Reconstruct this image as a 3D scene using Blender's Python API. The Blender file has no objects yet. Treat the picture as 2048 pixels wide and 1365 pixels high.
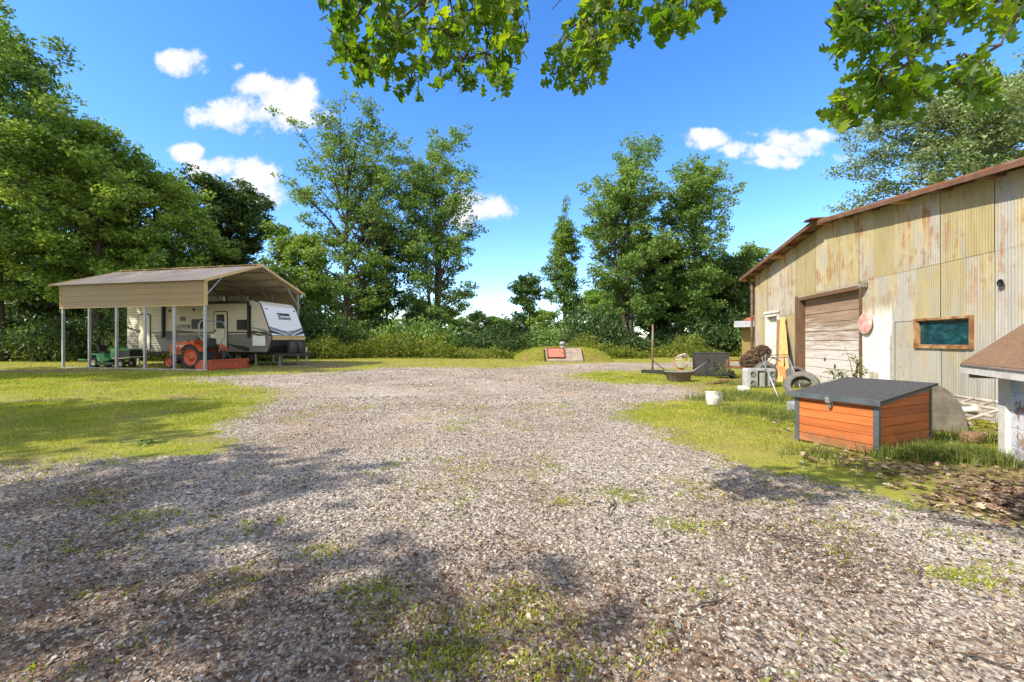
import bpy, bmesh, math, random
import numpy as np
from mathutils import Vector, Matrix

PI = math.pi
F = 853.0          # focal length in photograph pixels (2048 wide)
H = 1.3            # camera height
rng = np.random.default_rng(7)
random.seed(7)
scene = bpy.context.scene
COL = scene.collection


def G(px, py):
    """ground point seen at a photograph pixel"""
    d = H * F / (py - 682.5)
    return ((px - 1024) / F * d, d)


def at(px, d):
    return ((px - 1024) / F * d, d)


def zat(py, d):
    return H + (682.5 - py) * d / F


# ------------------------------------------------------------------ objects
def tag(o, label=None, cat=None, group=None, kind=None):
    if label: o['label'] = label
    if cat: o['category'] = cat
    if group: o['group'] = group
    if kind: o['kind'] = kind
    return o


def thing(name, loc, rz=0, label=None, cat=None, group=None):
    o = bpy.data.objects.new(name, None)
    COL.objects.link(o)
    o.empty_display_size = 0.3
    o.location = (loc[0], loc[1], loc[2] if len(loc) > 2 else 0)
    o.rotation_euler = (0, 0, rz)
    return tag(o, label, cat, group)


def copy_tree(o, parent=None):
    c = o.copy()
    COL.objects.link(c)
    c.parent = parent
    for ch in list(o.children):
        copy_tree(ch, c)
    return c


def link(name, me, mats, parent=None, loc=None, rz=0):
    o = bpy.data.objects.new(name, me)
    COL.objects.link(o)
    for m in (mats if isinstance(mats, (list, tuple)) else [mats]):
        me.materials.append(m)
    if parent: o.parent = parent
    if loc is not None:
        o.location = (loc[0], loc[1], loc[2] if len(loc) > 2 else 0)
    o.rotation_euler = (0, 0, rz)
    return o


def np_mesh(name, V, Fs, smooth=False):
    V = np.asarray(V, np.float32); Fs = np.asarray(Fs, np.int32)
    k = Fs.shape[1]
    me = bpy.data.meshes.new(name)
    me.vertices.add(len(V)); me.vertices.foreach_set('co', V.ravel())
    me.loops.add(Fs.size); me.loops.foreach_set('vertex_index', Fs.ravel())
    me.polygons.add(len(Fs))
    me.polygons.foreach_set('loop_start', np.arange(0, Fs.size, k, dtype=np.int32))
    me.polygons.foreach_set('use_smooth', np.full(len(Fs), smooth))
    me.update(calc_edges=True)
    return me


class MB:
    def __init__(s):
        s.v = []; s.f = []; s.sm = []; s.mi = []

    def add(s, vs, fs, smooth=False, mi=0):
        o = len(s.v)
        s.v += [tuple(p) for p in vs]
        s.f += [tuple(i + o for i in f) for f in fs]
        s.sm += [smooth] * len(fs); s.mi += [mi] * len(fs)
        return s

    def box(s, x0, x1, y0, y1, z0, z1, mi=0, M=None, b=0.0):
        if b > 0:
            bm = bmesh.new()
            bmesh.ops.create_cube(bm, size=1)
            for v in bm.verts:
                v.co = Vector(((x0 + x1) / 2 + v.co.x * (x1 - x0), (y0 + y1) / 2 + v.co.y * (y1 - y0), (z0 + z1) / 2 + v.co.z * (z1 - z0)))
            bmesh.ops.bevel(bm, geom=bm.edges[:], offset=b, segments=2, affect='EDGES', profile=.5)
            bm.verts.index_update()
            vs = [v.co.copy() for v in bm.verts]; fs = [[v.index for v in f.verts] for f in bm.faces]
            bm.free()
        else:
            vs = [Vector(p) for p in ((x0, y0, z0), (x1, y0, z0), (x1, y1, z0), (x0, y1, z0), (x0, y0, z1), (x1, y0, z1), (x1, y1, z1), (x0, y1, z1))]
            fs = [(0, 3, 2, 1), (4, 5, 6, 7), (0, 1, 5, 4), (1, 2, 6, 5), (2, 3, 7, 6), (3, 0, 4, 7)]
        if M is not None: vs = [M @ v for v in vs]
        return s.add(vs, fs, False, mi)

    def bar(s, a, b, w, h=None, mi=0):
        """rectangular bar from a to b"""
        h = h or w
        a = Vector(a); b = Vector(b); d = (b - a).normalized()
        up = Vector((0, 0, 1)) if abs(d.z) < .95 else Vector((0, 1, 0))
        x = d.cross(up).normalized(); y = x.cross(d)
        vs = []
        for p in (a, b):
            for sx, sy in ((-1, -1), (1, -1), (1, 1), (-1, 1)):
                vs.append(p + x * sx * w / 2 + y * sy * h / 2)
        return s.add(vs, [(0, 1, 2, 3), (7, 6, 5, 4), (0, 4, 5, 1), (1, 5, 6, 2), (2, 6, 7, 3), (3, 7, 4, 0)], False, mi)

    def tube(s, pts, rad, n=8, mi=0, cap=True, closed=False):
        pts = [Vector(p) for p in pts]
        m = len(pts)
        if not hasattr(rad, '__len__'): rad = [rad] * m
        vs = []; px = None
        for i, p in enumerate(pts):
            if closed: d = pts[(i + 1) % m] - pts[i - 1]
            else: d = pts[min(i + 1, m - 1)] - pts[max(i - 1, 0)]
            d.normalize()
            if px is None:
                up = Vector((0, 0, 1)) if abs(d.z) < .9 else Vector((1, 0, 0))
                px = d.cross(up).normalized()
            else:
                px = (px - d * px.dot(d)).normalized()
            py = d.cross(px)
            for k in range(n):
                a = 2 * PI * k / n
                vs.append(p + (px * math.cos(a) + py * math.sin(a)) * rad[i])
        fs = []
        for i in range(m if closed else m - 1):
            j = (i + 1) % m
            for k in range(n):
                l = (k + 1) % n
                fs.append((i * n + k, i * n + l, j * n + l, j * n + k))
        s.add(vs, fs, True, mi)
        if cap and not closed:
            o = len(s.v) - len(vs)
            s.f += [tuple(o + k for k in range(n))[::-1], tuple(o + (m - 1) * n + k for k in range(n))]
            s.sm += [False] * 2; s.mi += [mi] * 2
        return s

    def lathe(s, prof, M=None, n=24, mi=0, smooth=True, closed=False):
        """profile of (r, z) turned about local z"""
        vs = []
        for r, z in prof:
            for k in range(n):
                a = 2 * PI * k / n
                v = Vector((r * math.cos(a), r * math.sin(a), z))
                vs.append(M @ v if M is not None else v)
        m = len(prof); fs = []
        for i in range(m if closed else m - 1):
            j = (i + 1) % m
            for k in range(n):
                l = (k + 1) % n
                fs.append((i * n + k, i * n + l, j * n + l, j * n + k))
        return s.add(vs, fs, smooth, mi)

    def prism(s, poly, fn, t0, t1, mi=0):
        """2-D polygon, fn(a, b, t) -> point; extruded from t0 to t1"""
        n = len(poly)
        vs = [fn(a, b, t0) for a, b in poly] + [fn(a, b, t1) for a, b in poly]
        fs = [tuple(range(n))[::-1], tuple(range(n, 2 * n))]
        fs += [(i, (i + 1) % n, n + (i + 1) % n, n + i) for i in range(n)]
        return s.add(vs, fs, False, mi)

    def build(s, name, mats, parent=None, loc=None, rz=0, fix=True):
        me = bpy.data.meshes.new(name)
        me.from_pydata(s.v, [], s.f)
        me.polygons.foreach_set('use_smooth', s.sm)
        me.polygons.foreach_set('material_index', s.mi)
        if fix:
            bm = bmesh.new(); bm.from_mesh(me)
            bmesh.ops.recalc_face_normals(bm, faces=bm.faces[:])
            bm.to_mesh(me); bm.free()
        me.update()
        return link(name, me, mats, parent, loc, rz)


def text_into(mb, txt, size, M, mi=0, ext=0.004, bold=0.0, shear=0):
    cu = bpy.data.curves.new('t', 'FONT'); cu.body = txt; cu.size = size; cu.extrude = ext
    cu.align_x = 'CENTER'; cu.align_y = 'CENTER'; cu.offset = bold; cu.shear = shear; cu.resolution_u = 3
    o = bpy.data.objects.new('t', cu); COL.objects.link(o)
    dg = bpy.context.evaluated_depsgraph_get(); dg.update()
    me = bpy.data.meshes.new_from_object(o.evaluated_get(dg))
    mb.add([M @ v.co for v in me.vertices], [tuple(p.vertices) for p in me.polygons], False, mi)
    bpy.data.objects.remove(o); bpy.data.curves.remove(cu); bpy.data.meshes.remove(me)


# ---------------------------------------------------------------- materials
class NT:
    """small node-graph helper"""
    def __init__(s, name):
        s.m = bpy.data.materials.new(name); s.m.use_nodes = True
        s.t = s.m.node_tree; s.t.nodes.clear()
        s.out = s.n('ShaderNodeOutputMaterial')

    def n(s, typ, inp=None, **kw):
        nd = s.t.nodes.new(typ)
        for k, v in kw.items(): setattr(nd, k, v)
        for k, v in (inp or {}).items(): s.set(nd.inputs[k], v)
        return nd

    def set(s, sock, v):
        if isinstance(v, bpy.types.NodeSocket): s.t.links.new(v, sock)
        elif isinstance(v, bpy.types.Node): s.t.links.new(v.outputs[0], sock)
        else:
            if hasattr(sock.default_value, '__len__') and len(sock.default_value) == 4 and len(v) == 3: v = (*v, 1)
            sock.default_value = v

    def coord(s, kind='Object', scale=(1, 1, 1)):
        tc = s.n('ShaderNodeTexCoord')
        mp = s.n('ShaderNodeMapping', {'Vector': tc.outputs[kind], 'Scale': scale})
        return mp.outputs[0]

    def noise(s, co, scale, detail=4, rough=.6, dist=0):
        return s.n('ShaderNodeTexNoise', {'Vector': co, 'Scale': scale, 'Detail': detail, 'Roughness': rough, 'Distortion': dist}).outputs[0]

    def ramp(s, fac, stops, interp='LINEAR'):
        r = s.n('ShaderNodeValToRGB', {'Fac': fac})
        cr = r.color_ramp; cr.interpolation = interp
        while len(cr.elements) < len(stops): cr.elements.new(.5)
        for e, (p, c) in zip(cr.elements, stops):
            e.position = p
            e.color = (c, c, c, 1) if not hasattr(c, '__len__') else (*c[:3], 1)
        return r.outputs[0]

    def mix(s, fac, a, b, mode='MIX'):
        nd = s.n('ShaderNodeMix', data_type='RGBA', blend_type=mode)
        s.set(nd.inputs[0], fac); s.set(nd.inputs[6], a); s.set(nd.inputs[7], b)
        return nd.outputs[2]

    def math(s, op, a, b=0.0, clamp=False):
        nd = s.n('ShaderNodeMath', operation=op, use_clamp=clamp)
        s.set(nd.inputs[0], a); s.set(nd.inputs[1], b)
        return nd.outputs[0]

    def sep(s, co):
        return s.n('ShaderNodeSeparateXYZ', {0: co}).outputs

    def island(s):
        return s.n('ShaderNodeNewGeometry').outputs['Random Per Island']

    def objrand(s):
        return s.n('ShaderNodeObjectInfo').outputs['Random']

    def bump(s, h, strength=.3, dist=.02):
        return s.n('ShaderNodeBump', {'Height': h, 'Strength': strength, 'Distance': dist}).outputs[0]

    def bsdf(s, color, rough=.7, metal=0, bump=None, spec=.5, **kw):
        inp = {'Base Color': color, 'Roughness': rough, 'Metallic': metal, 'Specular IOR Level': spec}
        if bump is not None: inp['Normal'] = bump
        inp.update(kw)
        b = s.n('ShaderNodeBsdfPrincipled', inp)
        s.t.links.new(b.outputs[0], s.out.inputs[0])
        return s.m


def simple(name, c, rough=.6, metal=0, var=.25, scale=6, bump=.15, bdist=.01, c2=None, isl=0.0, stretch=(1, 1, 1), spec=.5, dirt=0.0):
    """surface with noise-mottled colour, worn tone and light bump"""
    g = NT(name); co = g.coord('Object', stretch)
    n = g.noise(co, scale, 6, .65)
    lo = tuple(x * (1 - var) for x in c); hi = c2 or tuple(min(1, x * (1 + var)) for x in c)
    col = g.ramp(n, [(.3, lo), (.7, hi)])
    if isl:
        f = g.ramp(g.island(), [(0, 1 - isl), (1, 1 + isl)])
        col = g.mix(1, col, f, 'MULTIPLY')
    if dirt:
        d = g.ramp(g.noise(co, scale * .35, 5, .7), [(.5, 0), (.72, 1)])
        col = g.mix(g.math('MULTIPLY', d, dirt), col, (.09, .06, .035))
    r = g.ramp(n, [(.3, max(0, rough - .08)), (.7, min(1, rough + .08))])
    return g.bsdf(col, r, metal, g.bump(g.noise(co, scale * 5, 4, .6), bump, bdist), spec)


def leaf_mat(name, cols, trans=.45, tcol=None, rough=.55, big=.25, gain=2.9):
    """leaf: colour differs leaf to leaf and clump to clump; light shines through"""
    g = NT(name)
    isl = g.island()
    n = g.noise(g.coord('Object'), big, 3, .6)
    f = g.math('ADD', g.math('MULTIPLY', isl, .55), g.math('MULTIPLY', g.ramp(n, [(.3, 0.), (.7, 1.)]), .45))
    st = [(i / (len(cols) - 1), tuple(min(.8, v * gain) for v in c)) for i, c in enumerate(cols)]
    col = g.ramp(f, st)
    tc = g.mix(1, col, tcol or (1.5, 1.35, .5), 'MULTIPLY')
    p = g.n('ShaderNodeBsdfPrincipled', {'Base Color': col, 'Roughness': rough, 'Specular IOR Level': .35})
    t = g.n('ShaderNodeBsdfTranslucent', {'Color': tc})
    m = g.n('ShaderNodeMixShader', {0: trans, 1: p.outputs[0], 2: t.outputs[0]})
    g.t.links.new(m.outputs[0], g.out.inputs[0])
    return g.m


def rust_paint(name, paint, amount=.5, scale=4, rough=.5, rust=((.09, .035, .015), (.28, .11, .035)), stretch=(1, 1, .5), metal=0):
    g = NT(name); co = g.coord('Object', stretch)
    m = g.ramp(g.noise(co, scale, 8, .72), [(.62 - amount * .3, 0), (.70 - amount * .2, 1)])
    r = g.ramp(g.noise(co, scale * 4, 6, .7), [(.3, rust[0]), (.7, rust[1])])
    p = g.mix(g.noise(co, scale * .7, 4), tuple(x * .8 for x in paint), tuple(min(1, x * 1.15) for x in paint))
    return g.bsdf(g.mix(m, p, r), g.mix(m, (rough,) * 3, (.9,) * 3), metal, g.bump(g.noise(co, scale * 8, 4), .2, .01))


def wood(name, c, dark=.5, axis=0, scale=3, isl=.2, rough=.75, mud=False):
    g = NT(name)
    st = [9, 9, 9]; st[axis] = .5
    co = g.coord('Object', tuple(st))
    n = g.noise(co, scale, 8, .7, .6)
    col = g.ramp(n, [(.25, tuple(x * dark for x in c)), (.55, c), (.8, tuple(min(1, x * 1.25) for x in c))])
    col = g.mix(1, col, g.ramp(g.island(), [(0, 1 - isl), (1, 1 + isl)]), 'MULTIPLY')
    kn = g.ramp(g.noise(g.coord('Object', tuple(3 if i != axis else 1.4 for i in range(3))), 2.2, 2), [(.68, 0), (.74, 1)])
    col = g.mix(g.math('MULTIPLY', kn, .55), col, tuple(x * .4 for x in c))
    if mud:   # grey weathering and rain splashed soil along the foot
        z = g.sep(g.coord('Object'))[2]; sp = g.noise(g.coord('Object'), 9, 6, .75)
        col = g.mix(g.ramp(g.math('SUBTRACT', g.math('MULTIPLY', sp, .42), z), [(.02, 0), (.16, .8)]), col, (.17, .105, .06))
        col = g.mix(g.ramp(g.noise(g.coord('Object', tuple(6 if i != axis else .8 for i in range(3))), 2.4, 6, .75), [(.56, 0), (.72, .55)]), col, (.52, .27, .14))
    return g.bsdf(col, rough, 0, g.bump(n, .25, .01), .3)


M = {}
M['galv'] = simple('galvanised_steel', (.36, .38, .40), .45, .6, .2, 8, .1)
M['beige_panel'] = simple('beige_panel', (.26, .195, .115), .5, 0, .12, 1.2, .05, dirt=.15)
M['beige_trim'] = simple('beige_trim', (.50, .36, .17), .5, 0, .12, 2, .05, dirt=.15)
M['roof_tin'] = simple('tan_roof_sheet', (.50, .41, .32), .5, 0, .22, .8, .08, dirt=.45)
M['black_metal'] = simple('black_metal', (.022, .022, .024), .5, .2, .35, 10, .1)
M['black_plastic'] = simple('black_plastic', (.02, .02, .022), .45, 0, .3, 10, .05)
M['rubber'] = simple('rubber', (.035, .035, .036), .85, 0, .35, 14, .3, dirt=.35)
M['grey_rubber'] = simple('weathered_rubber', (.13, .125, .12), .9, 0, .4, 14, .3, dirt=.4)
M['orange_paint'] = simple('orange_paint', (.50, .075, .02), .42, 0, .2, 5, .05, dirt=.25)
M['orange_rust'] = simple('worn_orange_steel', (.38, .07, .03), .6, 0, .35, 5, .15, dirt=.5)
M['green_paint'] = simple('green_paint', (.03, .23, .075), .4, 0, .2, 5, .05, dirt=.3)
M['cream'] = simple('cream_line', (.55, .52, .40), .5, 0, .1, 6, .05)
M['glass_dark'] = simple('dark_glass', (.004, .0045, .005), .1, 0, .2, 2, .0, spec=.08)
M['white_plastic'] = simple('white_plastic', (.50, .49, .465), .45, 0, .12, 6, .08, dirt=.3)
M['white_wood'] = simple('white_painted_wood', (.58, .57, .54), .6, 0, .15, 7, .25, dirt=.3)
M['white_letter'] = simple('white_lettering', (.78, .78, .76), .5, 0, .05, 6, .02)
M['stripe_dark'] = simple('charcoal_graphics', (.016, .016, .018), .4, 0, .15, 4, .02)
M['stripe_grey'] = simple('grey_graphics', (.22, .22, .23), .4, 0, .15, 4, .02)
M['concrete'] = simple('concrete', (.25, .20, .16), .9, 0, .28, 3, .3, dirt=.4)
M['red_door'] = simple('faded_red_steel', (.46, .13, .085), .65, 0, .25, 3, .12, dirt=.2)
M['dark_red'] = simple('dark_red_rim', (.11, .03, .02), .7, 0, .3, 5, .1)
M['timber_brown'] = wood('brown_timber', (.125, .075, .045), .4, 2)
M['lumber'] = wood('fresh_lumber', (.52, .30, .12), .6, 2)
M['old_lumber'] = wood('old_lumber', (.20, .12, .07), .5, 2)
M['rust'] = simple('rusted_steel', (.14, .055, .025), .9, 0, .5, 9, .3, c2=(.24, .11, .05))
M['rust_pipe'] = simple('rusted_pipe', (.10, .06, .045), .8, .1, .4, 6, .2, c2=(.20, .13, .10))
M['grey_plastic'] = simple('grey_plastic', (.33, .35, .36), .55, 0, .15, 5, .1, dirt=.3)
M['tub_grey'] = simple('grey_tub_plastic', (.16, .145, .13), .7, 0, .25, 4, .15, dirt=.5)
M['bark'] = simple('bark', (.075, .058, .045), .95, 0, .45, 5, .7, .05, stretch=(4, 4, .8))
M['bark_pale'] = simple('pale_bark', (.15, .13, .105), .95, 0, .4, 5, .6, .05, stretch=(4, 4, .8))
M['twig'] = simple('twig', (.06, .045, .035), .9, 0, .4, 20, .2)
M['wall_blue'] = None
# ------------------------------------------------------- camera, sun and sky
cam = bpy.data.cameras.new('camera'); camo = bpy.data.objects.new('camera', cam)
COL.objects.link(camo); camo.location = (0, 0, H); camo.rotation_euler = (PI / 2, 0, 0)
cam.sensor_width = 36; cam.lens = F / 2048 * 36; cam.clip_start = .05; cam.clip_end = 3000
scene.camera = camo
SUN_EL = math.radians(42)
SX, SY = -.88, -.475
sun = bpy.data.lights.new('sun', 'SUN'); suno = bpy.data.objects.new('sun', sun); COL.objects.link(suno)
sun.energy = 3.6; sun.angle = math.radians(.53); sun.color = (1, .90, .74)
sdir = Vector((SX * math.cos(SUN_EL), SY * math.cos(SUN_EL), math.sin(SUN_EL)))
suno.rotation_euler = sdir.to_track_quat('Z', 'Y').to_euler(); suno.location = (-20, -12, 30)

world = bpy.data.worlds.new('World'); scene.world = world; world.use_nodes = True
w = world.node_tree; w.nodes.clear()
class WT(NT):
    def __init__(s, tree): s.t = tree
g = WT(w)
sky = g.n('ShaderNodeTexSky', sky_type='NISHITA'); sky.sun_disc = False
sky.sun_elevation = SUN_EL; sky.sun_rotation = math.atan2(SX, SY) % (2 * PI)
sky.air_density = 1.0; sky.dust_density = .25; sky.ozone_density = 3.2; sky.altitude = 50
hs = g.n('ShaderNodeHueSaturation', {'Hue': .507, 'Saturation': 1.27, 'Value': 1.0, 'Color': sky.outputs[0]})
tc = g.n('ShaderNodeTexCoord').outputs['Generated']
dx, dy, dz = g.sep(tc)
ys = g.math('MAXIMUM', dy, .05)
U = g.math('DIVIDE', dx, ys); V = g.math('DIVIDE', dz, ys)
uv = g.n('ShaderNodeCombineXYZ', {0: U, 1: V, 2: 0.0}).outputs[0]
wn = g.n('ShaderNodeTexNoise', {'Vector': uv, 'Scale': 11.0, 'Detail': 8, 'Roughness': .66})
wn2 = g.n('ShaderNodeTexNoise', {'Vector': uv, 'Scale': 26.0, 'Detail': 6, 'Roughness': .65})
CL = [  # photograph px x, y, half width, half height, weight : cumulus puffs
    (352, 124, 46, 27, 1), (395, 122, 30, 24, .55), (468, 132, 16, 9, .35),
    (462, 230, 78, 36, 1), (560, 215, 84, 62, 1), (535, 175, 66, 28, .85), (600, 200, 40, 50, .9), (640, 236, 34, 20, .5),
    (378, 304, 40, 20, 1), (440, 335, 60, 26, 1), (500, 352, 56, 38, 1), (535, 395, 40, 36, .8),
    (975, 418, 55, 28, 1), (930, 420, 40, 40, .8), (1408, 279, 44, 22, 1), (1545, 302, 105, 18, .9), (1590, 286, 62, 26, 1), (1635, 272, 46, 15, .8), (1560, 322, 62, 15, .8), (1480, 300, 60, 11, .6), (1690, 314, 24, 10, .45),
    (2070, 310, 40, 20, .7), (1540, 265, 40, 12, .3)]
tot = None
for (cx, cy, a, b, wt) in CL:
    u0 = (cx - 1024) / F; v0 = (682 - cy) / F
    e = g.math('ADD', g.math('POWER', g.math('ABSOLUTE', g.math('MULTIPLY', g.math('SUBTRACT', U, u0), F / a)), 2.0),
               g.math('POWER', g.math('ABSOLUTE', g.math('MULTIPLY', g.math('SUBTRACT', V, v0), F / b)), 2.0))
    k = g.math('MULTIPLY', g.math('SUBTRACT', 1.15, e), wt)
    tot = k if tot is None else g.math('MAXIMUM', tot, k)
tot = g.math('MAXIMUM', tot, -1.0)
nz = g.math('ADD', g.math('MULTIPLY', g.math('SUBTRACT', wn.outputs[0], .5), 4.2), g.math('MULTIPLY', g.math('SUBTRACT', wn2.outputs[0], .5), 1.6))
dens = g.math('ADD', tot, nz)
mask = g.ramp(dens, [(.0, 0), (.25, .25), (.6, .75), (1, 1)], 'LINEAR')
front = g.math('GREATER_THAN', dy, .06)
mask = g.math('MULTIPLY', mask, front)
shade = g.ramp(g.math('MULTIPLY', g.math('SUBTRACT', dens, .2), .45), [(0, (.86, .90, .98)), (.35, (1, 1, 1)), (.8, (.90, .905, .93)), (1, (.84, .85, .89))])
cloudc = g.mix(1, shade, (3.1, 3.12, 3.2), 'MULTIPLY')
# unseen white clouds added behind the camera as neutral fill light
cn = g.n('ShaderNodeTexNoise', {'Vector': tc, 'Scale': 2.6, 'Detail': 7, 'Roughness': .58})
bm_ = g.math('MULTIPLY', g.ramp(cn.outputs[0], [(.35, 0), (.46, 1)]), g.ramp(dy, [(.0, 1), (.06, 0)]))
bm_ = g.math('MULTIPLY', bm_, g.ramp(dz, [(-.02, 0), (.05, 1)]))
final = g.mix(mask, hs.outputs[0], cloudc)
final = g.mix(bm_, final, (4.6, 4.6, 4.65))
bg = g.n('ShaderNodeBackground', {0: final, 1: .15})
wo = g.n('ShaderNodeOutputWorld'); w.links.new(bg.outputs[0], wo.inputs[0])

scene.view_settings.view_transform = 'Standard'; scene.view_settings.look = 'None'
scene.view_settings.exposure = 1.2; scene.view_settings.gamma = 1
scene.render.engine = 'CYCLES'
scene.cycles.max_bounces = 6; scene.cycles.transparent_max_bounces = 6
scene.cycles.use_denoising = True

# -------------------------------------------------------------- ground sheet
GRAVEL = [(-900, 1010), (-300, 950), (0, 928), (200, 915), (400, 897), (500, 876), (455, 858), (445, 845), (500, 820), (552, 795), (520, 776),
          (440, 764), (300, 760), (420, 752), (600, 749), (700, 741), (800, 735), (960, 734), (1010, 739), (1060, 731), (1180, 727), (1560, 724), (1560, 731),
          (1300, 737), (1170, 742), (1140, 752), (1200, 769), (1330, 764), (1420, 777), (1415, 789), (1330, 802), (1240, 822), (1225, 836),
          (1290, 868), (1440, 893), (1560, 940), (1700, 982), (1850, 1008), (2000, 1035), (2300, 1080)]
gpoly = np.array([G(*p) for p in GRAVEL] + [(9, -30), (-9, -30)])
DIRT = [[(-700, 765), (0, 752), (330, 741), (700, 739), (740, 725), (600, 722), (500, 737), (100, 738), (-900, 740)],
        [(1560, 800), (1590, 860), (1600, 905), (1790, 935), (1960, 1010), (2300, 1075), (2600, 1010), (2300, 900), (2020, 915), (1890, 905), (1750, 925), (1600, 895), (1570, 840)],
        [(1330, 880), (1380, 876), (1450, 900), (1440, 910), (1380, 900)],
        [(600, 733), (700, 731), (900, 731), (1000, 733), (800, 729), (640, 728)],
        [(1220, 775), (1420, 776), (1540, 770), (1560, 760), (1450, 762), (1330, 770)]]
dpolys = [np.array([G(*p) for p in q]) for q in DIRT]


def inside(poly, P):
    x, y = P[:, 0], P[:, 1]; r = np.zeros(len(P), bool)
    n = len(poly); j = n - 1
    for i in range(n):
        xi, yi = poly[i]; xj, yj = poly[j]
        c = ((yi > y) != (yj > y)) & (x < (xj - xi) * (y - yi) / (yj - yi + 1e-12) + xi)
        r ^= c; j = i
    return r


def vnoise(P, scale, seed=0):
    """cheap smooth value noise on x, y"""
    r = np.random.default_rng(seed); T = r.random((64, 64))
    q = P[:, :2] * scale; i = np.floor(q).astype(int); f = q - i; f = f * f * (3 - 2 * f)
    a = T[i[:, 0] % 64, i[:, 1] % 64]; b = T[(i[:, 0] + 1) % 64, i[:, 1] % 64]
    c = T[i[:, 0] % 64, (i[:, 1] + 1) % 64]; d = T[(i[:, 0] + 1) % 64, (i[:, 1] + 1) % 64]
    return (a * (1 - f[:, 0]) + b * f[:, 0]) * (1 - f[:, 1]) + (c * (1 - f[:, 0]) + d * f[:, 0]) * f[:, 1]


def fbm(P, scale, seed=0, o=3):
    return sum(vnoise(P, scale * 2 ** k, seed + k) * .5 ** k for k in range(o)) / sum(.5 ** k for k in range(o))


def soft(polys, P, rad=.3):
    r = np.random.default_rng(3); acc = np.zeros(len(P))
    R = rad * np.clip(P[:, 1] / 8, .5, 2.5)
    for k in range(14):
        a = r.random(len(P)) * 2 * PI; d = np.sqrt(r.random(len(P))) * R
        Q = P[:, :2] + np.stack([np.cos(a) * d, np.sin(a) * d], 1)
        Q = Q + (np.stack([fbm(Q, .8, 21, 4), fbm(Q, .8, 31, 4)], 1) - .5) * np.clip(P[:, 1:2] / 6, .4, 1.8) * 1.6
        m = np.zeros(len(P), bool)
        for p in polys: m |= inside(p, Q)
        acc += m
    return acc / 14


def ground_z(P):
    return (fbm(P, .35, 5) - .5) * .05


na, nb = 420, 380
ua = np.linspace(-1, 1, na); X = 5 * np.sinh(ua * np.arcsinh(900 / 5.))
vb = np.linspace(np.arcsinh(-34 / 5.), np.arcsinh(1500 / 5.), nb); Y = 4 + 5 * np.sinh(vb)
XX, YY = np.meshgrid(X, Y, indexing='ij'); GP = np.stack([XX.ravel(), YY.ravel()], 1)
gm = soft([gpoly], GP, .6); dm = soft(dpolys, GP, .4)
near = GP[:, 1] < 120
lm = np.clip((fbm(GP, .55, 41, 4) - .44) * 5, 0, 1) * np.clip((6.5 - GP[:, 1]) / 3.5, .25, 1)
lm = np.where(near, lm, 0)
gm = np.where(near, gm, 0); dm = np.where(near, dm, 0)
GV = np.column_stack([GP, np.where(near, ground_z(GP), 0)])
idx = np.arange(na * nb).reshape(na, nb)
GF = np.stack([idx[:-1, :-1].ravel(), idx[1:, :-1].ravel(), idx[1:, 1:].ravel(), idx[:-1, 1:].ravel()], 1)
isg = gm[GF].mean(1) > .5


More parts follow.
